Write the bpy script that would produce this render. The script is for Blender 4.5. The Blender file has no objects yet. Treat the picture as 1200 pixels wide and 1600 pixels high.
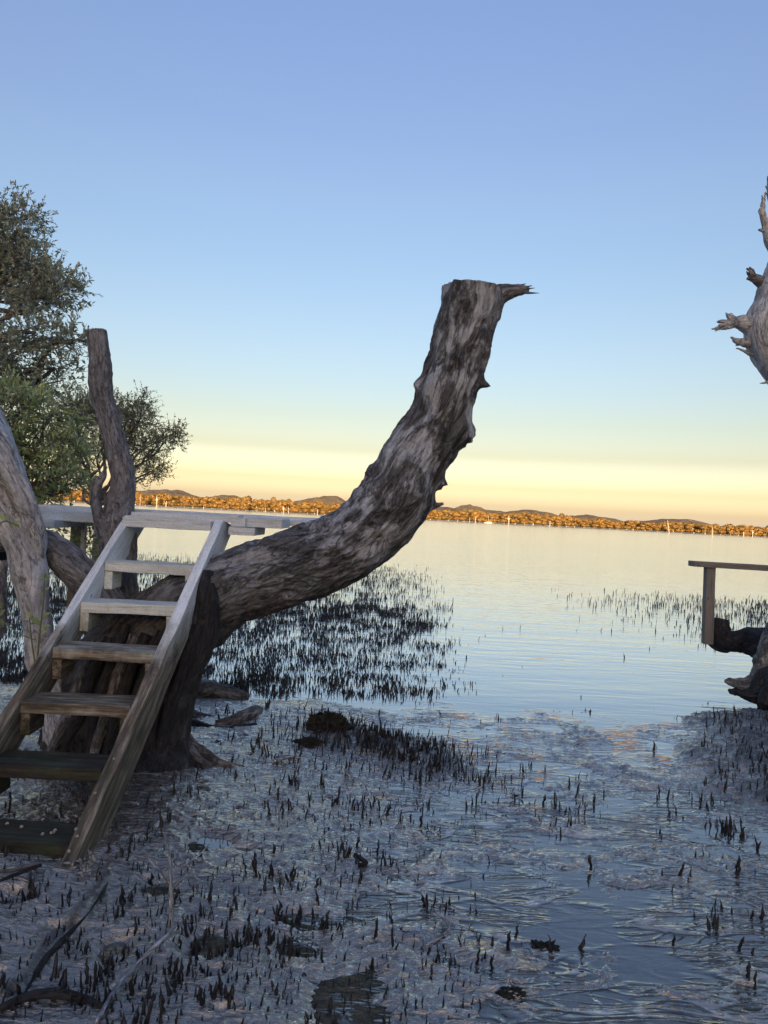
import bpy, bmesh, math, random
import numpy as np
from mathutils import Vector, Matrix

random.seed(7)
rng = np.random.default_rng(11)
sc = bpy.context.scene
COL = sc.collection

# ------------------------------------------------------------------ camera
CAM_H, FPX = 1.65, 1180.0
ROLL, PITCH = math.radians(2.9), math.atan(5 / 1180)
FW = np.array([0, math.cos(PITCH), math.sin(PITCH)])
R0 = np.array([1.0, 0, 0]); U0 = np.cross(R0, FW)
RT = R0 * math.cos(ROLL) + U0 * math.sin(ROLL)
UP = -R0 * math.sin(ROLL) + U0 * math.cos(ROLL)
CP = np.array([0, 0, CAM_H])
cam = bpy.data.objects.new('camera', bpy.data.cameras.new('camera'))
COL.objects.link(cam)
cam.data.sensor_fit = 'VERTICAL'; cam.data.sensor_height = 36.0
cam.data.lens = 36.0 * FPX / 1600.0
cam.data.clip_start = 0.05; cam.data.clip_end = 20000
m = Matrix(((RT[0], UP[0], -FW[0], 0), (RT[1], UP[1], -FW[1], 0), (RT[2], UP[2], -FW[2], CAM_H), (0, 0, 0, 1)))
cam.matrix_world = m
sc.camera = cam

def P(x, y, d):
    """the point at forward distance d seen at photo position x, y"""
    v = RT * (x - 600) + UP * (800 - y) + FW * FPX
    return CP + v * (d / v[1])
def seen_at(p):
    v = np.array(p) - CP; d = v.dot(FW); return 600 + FPX * v.dot(RT) / d, 800 - FPX * v.dot(UP) / d
def G(x, y, z=0.0):
    """the point at height z seen at photo position x, y"""
    v = RT * (x - 600) + UP * (800 - y) + FW * FPX
    return CP + v * ((z - CAM_H) / v[2])

# ------------------------------------------------------------------ sky, sun, exposure
SUN_EL = math.radians(5.0)
world = bpy.data.worlds.new('World'); sc.world = world; world.use_nodes = True
wn, wl = world.node_tree.nodes, world.node_tree.links
sky = wn.new('ShaderNodeTexSky'); sky.sky_type = 'NISHITA'; sky.sun_disc = False
sky.sun_elevation = SUN_EL; sky.sun_rotation = math.pi; sky.dust_density = 3.0
tc = wn.new('ShaderNodeTexCoord'); sx = wn.new('ShaderNodeSeparateXYZ')
wl.new(tc.outputs['Generated'], sx.inputs[0])
grade = wn.new('ShaderNodeValToRGB')          # white balance of the sky by height
wl.new(sx.outputs['Z'], grade.inputs[0])
stops = [(0.0, (8.0, 8.8, 18)), (0.018, (3.5, 3.75, 6.8)), (0.042, (1.78, 1.84, 2.75)), (0.084, (.95, .90, 1.08)), (0.126, (.80, .76, .87)),
         (0.167, (.73, .72, .86)), (0.246, (.69, .70, .85)), (0.321, (.67, .70, .86)), (0.39, (.70, .71, .89)), (0.453, (.70, .70, .92)),
         (0.56, (.72, .73, 1.0)), (1.0, (.82, .84, 1.12))]
cr = grade.color_ramp
while len(cr.elements) < len(stops): cr.elements.new(0.5)
for e, (p, c) in zip(cr.elements, stops): e.position = p
for e, (p, c) in zip(cr.elements, stops): e.position = p; e.color = (*c, 1)
mul = wn.new('ShaderNodeVectorMath'); mul.operation = 'MULTIPLY'
wl.new(sky.outputs[0], mul.inputs[0]); wl.new(grade.outputs[0], mul.inputs[1])
wl.new(mul.outputs[0], wn['Background'].inputs[0])
wn['Background'].inputs[1].default_value = 0.15

sun_data = bpy.data.lights.new('sun', 'SUN'); sun_data.energy = 5.0; sun_data.angle = math.radians(0.5)
sun_data.color = (1.0, 0.62, 0.30)
sun = bpy.data.objects.new('sun', sun_data); COL.objects.link(sun)
sun.rotation_euler = Vector((0, -math.cos(SUN_EL), math.sin(SUN_EL))).to_track_quat('Z', 'Y').to_euler()
sc.view_settings.view_transform = 'Standard'
try: sc.view_settings.look = 'None'
except Exception: pass
sc.view_settings.gamma = 1.0; sc.view_settings.use_curve_mapping = False
sc.view_settings.exposure = 1.56
sc.cycles.max_bounces = 8; sc.cycles.transparent_max_bounces = 12
sc.cycles.caustics_reflective = False; sc.cycles.caustics_refractive = False

# ------------------------------------------------------------------ noise
_p = np.random.default_rng(3).permutation(256); _p = np.concatenate([_p, _p, _p])
_g = np.random.default_rng(4).normal(size=(256, 3)); _g /= np.linalg.norm(_g, axis=1)[:, None]; _g = _g.astype(np.float32); _p = _p.astype(np.int32)
_gx, _gy, _gz = (np.ascontiguousarray(_g[:, k]) for k in range(3))
def pn(x, y, z=0.0):
    x, y, z = np.broadcast_arrays(np.asarray(x, np.float32), np.asarray(y, np.float32), np.float32(z) if np.isscalar(z) else np.asarray(z, np.float32))
    xi, yi, zi = np.floor(x), np.floor(y), np.floor(z)
    xf, yf, zf = x - xi, y - yi, z - zi
    X, Y, Z = xi.astype(np.int32) & 255, yi.astype(np.int32) & 255, zi.astype(np.int32) & 255
    if Z.size > 1 and Z.ravel()[0] == Z.ravel()[-1] and np.ptp(Z) == 0: Z = Z.ravel()[0]
    f = lambda t: t * t * t * (t * (t * 6 - 15) + 10)
    u, v, w = f(xf), f(yf), f(zf)
    def gr(a, b, c):
        h = _p[_p[_p[(X + a) & 255] + ((Y + b) & 255)] + ((Z + c) & 255)]
        return _gx[h] * (xf - a) + _gy[h] * (yf - b) + _gz[h] * (zf - c)
    l = lambda a, b, t: a + t * (b - a)
    return 1.6 * l(l(l(gr(0, 0, 0), gr(1, 0, 0), u), l(gr(0, 1, 0), gr(1, 1, 0), u), v),
                   l(l(gr(0, 0, 1), gr(1, 0, 1), u), l(gr(0, 1, 1), gr(1, 1, 1), u), v), w)
def fbm(x, y, z=0.0, o=4, g=0.5):
    s, a, f = 0, 1, 1
    for k in range(o):
        s = s + a * pn(np.asarray(x) * f + 17.3 * k, np.asarray(y) * f, np.asarray(z) * f); a *= g; f *= 2.03
    return s
def ridged(x, y, z=0.0, o=3):
    s, a, f = 0, 1, 1
    for k in range(o):
        s = s + a * (1 - 2.2 * np.abs(pn(np.asarray(x) * f + 9.1 * k, np.asarray(y) * f, np.asarray(z) * f))); a *= .5; f *= 2.1
    return s
def worley(x, y, seed=0):
    """distance to nearest and second nearest jittered cell point"""
    xi, yi = np.floor(x).astype(int), np.floor(y).astype(int)
    d1 = np.full(x.shape, 9.0); d2 = np.full(x.shape, 9.0)
    for a in (-1, 0, 1):
        for b in (-1, 0, 1):
            X, Y = xi + a, yi + b
            h = _p[_p[(X + seed) & 255] + (Y & 255)]
            jx = _p[h] / 256.0; jy = _p[h + 77] / 256.0
            d = np.hypot(X + jx - x, Y + jy - y)
            n1 = np.minimum(d1, d); d2 = np.minimum(d2, np.maximum(d1, d)); d1 = n1
    return d1, d2
def sm(a, b, x):
    t = np.clip((x - a) / (b - a), 0, 1); return t * t * (3 - 2 * t)

# ------------------------------------------------------------------ object helpers
def tag(o, label=None, cat=None, group=None, kind=None):
    if label: o['label'] = label
    if cat: o['category'] = cat
    if group: o['group'] = group
    if kind: o['kind'] = kind
    return o
def link(name, me, mat=None, parent=None):
    o = bpy.data.objects.new(name, me); COL.objects.link(o)
    if mat is not None and not me.materials: me.materials.append(mat)
    if parent is not None: o.parent = parent
    return o
def empty(name, label, cat, group=None):
    o = bpy.data.objects.new(name, None); COL.objects.link(o); o.empty_display_size = .1
    return tag(o, label, cat, group)
def copy_tree(o, parent=None):
    c = o.copy(); COL.objects.link(c); c.parent = parent
    for ch in list(o.children): copy_tree(ch, c)
    return c
def mesh_np(name, V, F, smooth=True, attr=None):
    V = np.asarray(V, np.float32); F = np.asarray(F, np.int32)
    me = bpy.data.meshes.new(name); n = F.shape[1]
    me.vertices.add(len(V)); me.vertices.foreach_set('co', V.ravel())
    me.loops.add(F.size); me.loops.foreach_set('vertex_index', F.ravel())
    me.polygons.add(len(F)); me.polygons.foreach_set('loop_start', np.arange(0, F.size, n, dtype=np.int32))
    try: me.polygons.foreach_set('loop_total', np.full(len(F), n, np.int32))
    except Exception: pass
    me.polygons.foreach_set('use_smooth', np.full(len(F), smooth, bool))
    if attr is not None:
        for k, a in attr.items():
            if a.ndim == 1:
                at = me.attributes.new(k, 'FLOAT', 'POINT'); at.data.foreach_set('value', a.astype(np.float32))
            else:
                at = me.attributes.new(k, 'FLOAT_VECTOR', 'POINT'); at.data.foreach_set('vector', a.astype(np.float32).ravel())
    me.update(calc_edges=True); me.validate()
    return me
def join_np(parts):
    Vs, Fs, As, n = [], [], [], 0
    for V, F, A in parts:
        Vs.append(V); Fs.append(F + n); As.append(A); n += len(V)
    return np.concatenate(Vs), np.concatenate(Fs), np.concatenate(As)

def spline(pts, step):
    pts = np.array(pts, float); n = len(pts)
    ext = np.vstack([2 * pts[0] - pts[1], pts, 2 * pts[-1] - pts[-2]])
    out = []
    for i in range(n - 1):
        a, b, c, d = ext[i:i + 4]
        L = np.linalg.norm(c[:3] - b[:3]); k = max(2, int(L / step))
        t = (np.arange(k) / k)[:, None]
        out.append(.5 * ((2 * b) + (c - a) * t + (2 * a - 5 * b + 4 * c - d) * t ** 2 + (3 * b - a - 3 * c + d) * t ** 3))
    out.append(pts[-1:]); return np.vstack(out)
def tube(pts, step=.02, seg=24, disp=None, cap=(True, True), tip=False):
    """swept tube through (x,y,z,r); disp(theta, L, r, pos) gives a radial offset; quads only"""
    S = spline(pts, step); C, R = S[:, :3], np.maximum(S[:, 3], .0008)
    T = np.gradient(C, axis=0); T /= np.linalg.norm(T, axis=1)[:, None]
    L = np.concatenate([[0], np.cumsum(np.linalg.norm(np.diff(C, axis=0), axis=1))])
    ref = np.array([0, 1.0, 0]) if abs(T[0][1]) < .8 else np.array([1.0, 0, 0])
    N = np.zeros_like(C); nrm = ref - T[0] * ref.dot(T[0]); nrm /= np.linalg.norm(nrm); N[0] = nrm
    for i in range(1, len(C)):
        nrm = nrm - T[i] * nrm.dot(T[i]); nrm /= np.linalg.norm(nrm); N[i] = nrm
    B = np.cross(T, N)
    th = np.arange(seg) / seg * 2 * math.pi
    TH, LL = np.meshgrid(th, L); RR = np.repeat(R[:, None], seg, 1)
    ct, st = np.cos(TH), np.sin(TH)
    D = ct[..., None] * N[:, None] + st[..., None] * B[:, None]
    pos = C[:, None] + D * RR[..., None]
    r2 = RR.copy()
    if disp is not None: r2 = RR + disp(TH, LL, RR, pos)
    V = C[:, None] + D * r2[..., None]
    bk = np.stack([ct * RR, st * RR, LL], -1)
    n = len(C); V = V.reshape(-1, 3); bk = bk.reshape(-1, 3)
    i = np.arange(n - 1)[:, None] * seg; j = np.arange(seg)[None]; j2 = (j + 1) % seg
    F = np.stack([i + j, i + j2, i + seg + j2, i + seg + j], -1).reshape(-1, 4)
    Vx, Bx, Fx, base = [V], [bk], [F], len(V)
    for e, on in zip((0, n - 1), cap):
        if not on: continue
        ring = np.arange(seg) + e * seg
        c = V[ring].mean(0)
        rings = [ring]
        for q in (.66, .33, .04):                       # inset rings close the end
            vv = c + (V[ring] - c) * q; Vx.append(vv); Bx.append(bk[ring] * np.array([q, q, 1.0]))
            nr = np.arange(seg) + base; base += seg; rings.append(nr)
        for a, b in zip(rings[:-1], rings[1:]):
            f = np.stack([a, np.roll(a, -1), np.roll(b, -1), b], -1)
            Fx.append(f[:, ::-1] if e == 0 else f)
        a = rings[-1]; h = seg // 2
        f = np.array([[a[k], a[k + 1], a[seg - 2 - k], a[seg - 1 - k]] for k in range(h - 1)])
        Fx.append(f[:, ::-1] if e == 0 else f)
    return np.concatenate(Vx), np.concatenate(Fx), np.concatenate(Bx)
def bark_disp(a=.006, lump=.02, fr=14, seed=0.0, knots=()):
    def f(TH, L, R, pos):
        x, y = np.cos(TH) * R, np.sin(TH) * R
        d = lump * fbm(x * 4 + seed, y * 4, L * 3.2, 3)
        w = .3 * pn(x * 5, y * 5, L * 4 + seed)
        d = d + a * (ridged(x * fr + w * 3, y * fr + seed, L * fr * .16 + w, 3) - .6)
        d = d + a * .5 * fbm(x * fr * 3, y * fr * 3, L * fr * 1.2 + seed, 2)
        for (px, py, pz, s, h) in knots:
            q = np.sqrt((pos[..., 0] - px) ** 2 + (pos[..., 1] - py) ** 2 + (pos[..., 2] - pz) ** 2) / s
            d = d + h * np.exp(-q * q) * (1 + .7 * pn(pos[..., 0] * 30, pos[..., 1] * 30, pos[..., 2] * 30))
        return d
    return f
def tubes_obj(name, parts, mat, parent=None):
    V, F, A = join_np(parts)
    return link(name, mesh_np(name, V, F, True, {'bk': A}), mat, parent)

# ------------------------------------------------------------------ materials
class NT:
    def __init__(s, name):
        s.m = bpy.data.materials.new(name); s.m.use_nodes = True
        s.n, s.l = s.m.node_tree.nodes, s.m.node_tree.links
        s.b = s.n['Principled BSDF']; s.out = s.n['Material Output']
    def new(s, t, **k):
        n = s.n.new(t)
        for a, v in k.items(): setattr(n, a, v)
        return n
    def vec(s, src='object', scale=(1, 1, 1)):
        if src == 'object': o = s.new('ShaderNodeTexCoord').outputs['Object']
        elif src == 'world': o = s.new('ShaderNodeNewGeometry').outputs['Position']
        else: o = s.new('ShaderNodeAttribute', attribute_name=src).outputs['Vector']
        mp = s.new('ShaderNodeMapping'); mp.inputs['Scale'].default_value = scale
        s.l.new(o, mp.inputs[0]); return mp.outputs[0]
    def noise(s, v, scale, detail=6, rough=.6, dist=0.0):
        n = s.new('ShaderNodeTexNoise'); s.l.new(v, n.inputs['Vector'])
        n.inputs['Scale'].default_value = scale; n.inputs['Detail'].default_value = detail
        n.inputs['Roughness'].default_value = rough; n.inputs['Distortion'].default_value = dist
        return n.outputs[0]
    def ramp(s, f, st):
        r = s.new('ShaderNodeValToRGB'); s.l.new(f, r.inputs[0]); e = r.color_ramp.elements
        while len(e) < len(st): e.new(.5)
        for q, (p, c) in zip(e, st): q.position = p
        for q, (p, c) in zip(e, st):
            q.position = p; q.color = (*c, 1) if isinstance(c, tuple) else (c, c, c, 1)
        return r.outputs[0]
    def mix(s, f, a, b, mode='MIX'):
        n = s.new('ShaderNodeMix', data_type='RGBA', blend_type=mode)
        for q, v in ((0, f), (6, a), (7, b)):
            if isinstance(v, (int, float)): n.inputs[q].default_value = v
            elif isinstance(v, tuple): n.inputs[q].default_value = (*v, 1)
            else: s.l.new(v, n.inputs[q])
        return n.outputs[2]
    def math(s, op, a, b=0.0, c=None):
        n = s.new('ShaderNodeMath', operation=op)
        for q, v in enumerate((a, b, c)):
            if v is None: continue
            if isinstance(v, (int, float)): n.inputs[q].default_value = v
            else: s.l.new(v, n.inputs[q])
        return n.outputs[0]
    def bump(s, h, dist, strength=1.0, prev=None):
        n = s.new('ShaderNodeBump'); n.inputs['Distance'].default_value = dist; n.inputs['Strength'].default_value = strength
        s.l.new(h, n.inputs['Height'])
        if prev is not None: s.l.new(prev, n.inputs['Normal'])
        return n.outputs[0]
    def set(s, col=None, rough=None, nor=None, spec=None):
        for k, v in (('Base Color', col), ('Roughness', rough), ('Normal', nor), ('Specular IOR Level', spec)):
            if v is None: continue
            if isinstance(v, (int, float)): s.b.inputs[k].default_value = v
            elif isinstance(v, tuple): s.b.inputs[k].default_value = (*v, 1)
            else: s.l.new(v, s.b.inputs[k])
        return s.m
    def z(s):
        g = s.new('ShaderNodeNewGeometry'); x = s.new('ShaderNodeSeparateXYZ'); s.l.new(g.outputs['Position'], x.inputs[0]); return x.outputs[2]
    def ao(s): pass

def m_bark(name, dark, mid, pale, patch=(.45, .6), pscale=5, fis=16, bump=.012, wet=None, zsplit=None):
    t = NT(name)
    v = t.vec('bk', (1, 1, .5)); vf = t.vec('bk', (1, 1, .24))
    fine = t.noise(vf, fis * 2.4, 8, .68, .4)
    base = t.ramp(fine, [(.3, dark), (.52, mid), (.75, tuple(min(1, c * 1.5) for c in mid))])
    pm = t.noise(v, pscale, 10, .70, .5)
    mask = t.ramp(pm, [(patch[0], 0.0), (patch[1], 1.0)])
    if zsplit:
        zz = t.math('MULTIPLY_ADD', t.z(), 1 / (zsplit[1] - zsplit[0]), -zsplit[0] / (zsplit[1] - zsplit[0]))
        cl = t.new('ShaderNodeClamp'); t.l.new(zz, cl.inputs[0])
        mask = t.math('MULTIPLY', mask, cl.outputs[0])
    pc = t.mix(.5, pale, t.ramp(fine, [(.3, tuple(c * .5 for c in pale)), (.65, pale)]))
    col = t.mix(mask, base, pc)
    # narrow dark cracks
    cr_ = t.noise(vf, fis, 5, .6, 1.2)
    crack = t.ramp(cr_, [(.47, 1.0), (.5, 0.25), (.53, 1.0)])
    col = t.mix(.75, col, crack, 'MULTIPLY')
    sp = t.noise(v, 60, 4, .7); col = t.mix(.6, col, t.ramp(sp, [(.35, .45), (.6, 1.15)]), 'MULTIPLY')
    rough = .8
    if wet is not None:
        w = t.ramp(t.math('MULTIPLY_ADD', t.noise(t.vec('world'), 6, 4), .25, t.z()), [(wet * .5 + .02, 1.0), (wet, 0.0)])
        col = t.mix(t.math('MULTIPLY', w, .85), col, (.014, .013, .012))
        rough = t.ramp(w, [(0, .8), (1, .55)])
    b1 = t.bump(crack, bump * .6); b2 = t.bump(fine, bump, 1.0, b1); b3 = t.bump(sp, bump * .35, 1.0, b2)
    return t.set(col, rough, b3, .35)

def m_wood(name, pale, tide=True, dark=False):
    t = NT(name)
    v = t.vec('grain', (1.2, 26, 26)); v2 = t.vec('grain', (1, 6, 6)); o = t.vec('grain')
    oi = t.new('ShaderNodeObjectInfo')
    g = t.noise(v, 3.2, 8, .65, .5)
    col = t.ramp(g, [(.32, tuple(c * .5 for c in pale)), (.45, tuple(c * .9 for c in pale)), (.7, pale)])
    b = t.noise(v2, 3, 5, .6, .5)
    col = t.mix(.5, col, t.ramp(b, [(.3, .7), (.6, 1.2)]), 'MULTIPLY')
    sp = t.noise(o, 90, 4, .7)
    col = t.mix(.45, col, t.ramp(sp, [(.35, .6), (.5, 1.15)]), 'MULTIPLY')
    col = t.mix(.6, col, t.ramp(oi.outputs['Random'], [(0, .82), (1, 1.1)]), 'MULTIPLY')
    # small dark knots
    vo = t.new('ShaderNodeTexVoronoi'); vo.inputs['Scale'].default_value = 5.5; t.l.new(t.vec('grain', (.8, 2.2, 2.2)), vo.inputs['Vector'])
    kn = t.ramp(vo.outputs['Distance'], [(.05, .12), (.1, 1.0)])
    col = t.mix(.85, col, kn, 'MULTIPLY')
    rough = .75
    if tide:   # tide-stained lower timber: brown and olive, then near black
        nz = t.math('MULTIPLY_ADD', t.noise(t.vec('world', (1, 1, .5)), 9, 5, .65), .42, t.math('SUBTRACT', t.z(), .21))
        oliv = t.ramp(t.noise(t.vec('grain', (.6, 5, 5)), 6, 6, .7), [(.35, (.06, .052, .044)), (.5, (.18, .15, .11)), (.66, (.44, .40, .32))])
        oliv = t.mix(.7, oliv, t.ramp(g, [(.35, .35), (.6, 1.1)]), 'MULTIPLY')
        dk = t.mix(t.ramp(t.noise(t.vec('world'), 7, 4), [(.42, 0.0), (.6, 1.0)]), (.018, .016, .014), (.022, .034, .018))
        dk = t.mix(.6, dk, t.ramp(g, [(.35, .4), (.6, 1.2)]), 'MULTIPLY')
        f1 = t.ramp(nz, [(.74, 1.0), (.98, 0.0)]); f2 = t.ramp(nz, [(.36, 1.0), (.60, 0.0)])
        yel = t.ramp(nz, [(.78, 0.0), (.98, 1.0), (1.0, 1.0)])
        col = t.mix(t.ramp(nz, [(.92, .45), (1.0, 0.0)]), col, t.mix(.5, col, (.42, .4, .2), 'MULTIPLY'))
        col = t.mix(f1, col, oliv); col = t.mix(t.math('MULTIPLY', f2, .9 if dark else .35), col, dk)
    nor = t.bump(g, .005); nor = t.bump(sp, .0012, 1.0, nor); nor = t.bump(kn, .003, 1.0, nor)
    return t.set(col, rough, nor, .3)

def m_simple(name, c, rough=.7, scale=20, var=.5, bump=.002, spec=.4, src='object'):
    t = NT(name); n = t.noise(t.vec(src), scale, 5)
    col = t.ramp(n, [(.3, tuple(q * (1 - var) for q in c)), (.7, tuple(min(1, q * (1 + var)) for q in c))])
    return t.set(col, rough, t.bump(n, bump), spec)

def m_leaf(name, c1, c2, back, scale=1.2, rough=.42):
    t = NT(name)
    at = t.new('ShaderNodeAttribute', attribute_name='rnd')
    col = t.ramp(at.outputs['Fac'], [(0, c1), (.8, c2), (.97, tuple(min(1, c * 1.3) for c in c2)), (1, (.16, .13, .04))])
    ge = t.new('ShaderNodeNewGeometry')
    col = t.mix(ge.outputs['Backfacing'], col, back)
    t.set(col, rough, None, .5)
    tr = t.new('ShaderNodeBsdfTranslucent'); t.l.new(t.mix(.5, col, (1, 1, .4), 'MULTIPLY'), tr.inputs[0])
    ms = t.new('ShaderNodeMixShader'); ms.inputs[0].default_value = .38
    t.l.new(t.b.outputs[0], ms.inputs[1]); t.l.new(tr.outputs[0], ms.inputs[2]); t.l.new(ms.outputs[0], t.out.inputs[0])
    return t.m

M = {}
M['log'] = m_bark('log_bark', (.016, .016, .018), (.11, .112, .122), (.48, .515, .57), (.465, .57), 7.5, 12, .016, wet=1.0, zsplit=(.9, 1.5))
M['grey_bark'] = m_bark('grey_bark', (.17, .172, .185), (.42, .435, .47), (.70, .73, .80), (.44, .7), 4.5, 13, .006, wet=.2)
M['pole_bark'] = m_bark('pole_bark', (.04, .04, .045), (.18, .182, .20), (.34, .35, .38), (.46, .7), 9, 18, .010)
M['dead_wood'] = m_bark('dead_wood', (.06, .06, .065), (.36, .37, .40), (.62, .65, .70), (.4, .6), 8, 14, .008)
M['black_root'] = m_bark('black_root', (.006, .006, .008), (.03, .029, .031), (.10, .10, .105), (.52, .7), 8, 20, .008)
M['root'] = m_bark('wet_root', (.016, .015, .018), (.11, .105, .107), (.4, .39, .38), (.46, .62), 9, 20, .007)
M['wood'] = m_wood('weathered_timber', (.80, .86, .89), True)
M['tread'] = m_wood('tread_timber', (.70, .74, .70), True, True)
M['deck'] = m_wood('deck_timber', (.64, .69, .72), False)
M['pile'] = m_wood('pile_timber', (.19, .18, .17), False)
M['pneu'] = m_simple('breathing_root', (.012, .011, .013), .5, 60, .5, .001, .4)
M['leaf_dark'] = m_leaf('grey_green_leaf', (.07, .095, .06), (.29, .34, .24), (.42, .46, .39))
M['leaf_fresh'] = m_leaf('fresh_leaf', (.11, .16, .05), (.44, .54, .22), (.46, .52, .32))
M['leaf_far'] = m_leaf('olive_leaf', (.15, .165, .08), (.38, .38, .21), (.35, .35, .26))
M['leaf_shore'] = m_leaf('shore_leaf', (.09, .062, .022), (.33, .215, .07), (.2, .16, .06), rough=.7)
M['twig'] = m_simple('twig_bark', (.11, .1, .095), .8, 30, .5)
M['shell'] = m_simple('snail_shell', (.34, .32, .27), .5, 300, .4, .0005)
M['white'] = m_simple('white_paint', (.34, .33, .32), .5, 5, .1)
M['hole'] = m_simple('dark_knot', (.01, .009, .008), .9)

def silt_ridges(t, prev=None, k=1.0):
    """thin rounded silt ridges that wander across the flat, shared by mud and the film of water over it"""
    dist = t.noise(t.vec('world'), 2.4, 3, .5)
    hs = []
    for (sc_, w, amp, off) in (((1.3, 3.2, 2), .040, 1.0, .5), ((1.5, 3.8, 2.5), .036, .9, .60), ((1.5, 3.8, 2.9), .036, .9, .40), ((2.4, 8.5, 3), .05, .5, .5), ((2.4, 8.5, 3.3), .045, .45, .6), ((3.4, 17, 4), .07, .3, .5)):
        n = t.noise(t.vec('world', sc_), 1.0, 1.2, .35, .9)
        a = t.math('ABSOLUTE', t.math('SUBTRACT', n, off))
        c = t.new('ShaderNodeMapRange', interpolation_type='SMOOTHSTEP'); t.l.new(a, c.inputs[0])
        c.inputs[1].default_value = 0; c.inputs[2].default_value = w; c.inputs[3].default_value = amp; c.inputs[4].default_value = 0
        hs.append(c.outputs[0])
    h = hs[0]
    for q in hs[1:]: h = t.math('ADD', h, q)
    msk = t.ramp(t.noise(t.vec('world', (1, 1.4, 1)), 1.5, 3, .6), [(.42, .05), (.56, 1.0)])
    h = t.math('MULTIPLY', h, msk)
    sp = t.new('ShaderNodeSeparateXYZ'); t.l.new(t.vec('world'), sp.inputs[0])
    f = t.new('ShaderNodeMapRange'); t.l.new(t.math('MULTIPLY_ADD', dist, 1.2, sp.outputs[1]), f.inputs[0])
    f.inputs[1].default_value = 6.5; f.inputs[2].default_value = 7.3; f.inputs[3].default_value = 1; f.inputs[4].default_value = 0
    fx = t.new('ShaderNodeMapRange', interpolation_type='SMOOTHSTEP'); t.l.new(t.math('MULTIPLY_ADD', dist, 1.0, t.math('MULTIPLY_ADD', sp.outputs[1], .12, sp.outputs[0])), fx.inputs[0])
    fx.inputs[1].default_value = .45; fx.inputs[2].default_value = 1.25; fx.inputs[3].default_value = .02; fx.inputs[4].default_value = 1
    hf = t.math('MULTIPLY', t.math('MULTIPLY', h, f.outputs[0]), fx.outputs[0])
    t.crest = t.ramp(hf, [(.6, 0.0), (1.2, 1.0)])  # mask for the highlight painted pale along the ridge crests
    return t.bump(hf, .0105 * k, 1.0, prev)
def m_mud():
    t = NT('wet_mud')
    w = t.vec('world'); n1 = t.noise(w, 2.2, 5); n2 = t.noise(w, 30, 6, .68); n3 = t.noise(w, 150, 4, .72)
    rp = t.noise(t.vec('world', (6, 30, 9)), 1.0, 4, .55, .9)
    col = t.ramp(n1, [(.35, (.08, .071, .06)), (.65, (.19, .173, .15))])
    col = t.mix(.8, col, t.ramp(n2, [(.38, .5), (.62, 1.25)]), 'MULTIPLY')
    hz = t.math('MULTIPLY_ADD', n2, .012, t.z())
    db = t.new('ShaderNodeAttribute', attribute_name='debris').outputs['Fac']
    col = t.mix(db, col, t.ramp(n2, [(.4, (.008, .008, .008)), (.7, (.035, .031, .026))]))
    nb = silt_ridges(t, None, 1.0); nb = t.bump(rp, .026, 1.0, nb); nb = t.bump(n2, .006, .8, nb); nb = t.bump(n3, .0016, .8, nb)
    t.b.inputs['Coat Weight'].default_value = 1.0; t.b.inputs['Coat IOR'].default_value = 1.6
    t.l.new(t.math('MULTIPLY_ADD', db, .3, t.ramp(hz, [(.004, .12), (.05, .24)])), t.b.inputs['Coat Roughness'])
    t.l.new(nb, t.b.inputs['Coat Normal'])
    col = t.mix(t.math('MULTIPLY', t.crest, .5), col, (.62, .60, .56))  # painted highlight: pale colour on crests in place of wet sky glint
    t.b.inputs['Coat Weight'].default_value = 0.0
    t.set(col, .6, nb, .3)
    gl = t.new('ShaderNodeBsdfGlossy'); t.l.new(nb, gl.inputs['Normal']); gl.inputs['Color'].default_value = (1, .97, .91, 1)
    t.l.new(t.math('MULTIPLY_ADD', db, .25, t.ramp(hz, [(.004, .07), (.05, .16)])), gl.inputs['Roughness'])
    fz = t.new('ShaderNodeFresnel'); fz.inputs[0].default_value = 1.6; t.l.new(nb, fz.inputs[1])
    fac = t.math('MULTIPLY', t.math('POWER', fz.outputs[0], .5), t.math('MULTIPLY_ADD', db, -.6, 1.0))
    ms = t.new('ShaderNodeMixShader'); t.l.new(fac, ms.inputs[0]); t.l.new(t.b.outputs[0], ms.inputs[1]); t.l.new(gl.outputs[0], ms.inputs[2])
    t.l.new(ms.outputs[0], t.out.inputs[0]); return t.m
M['mud'] = m_mud()

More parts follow.
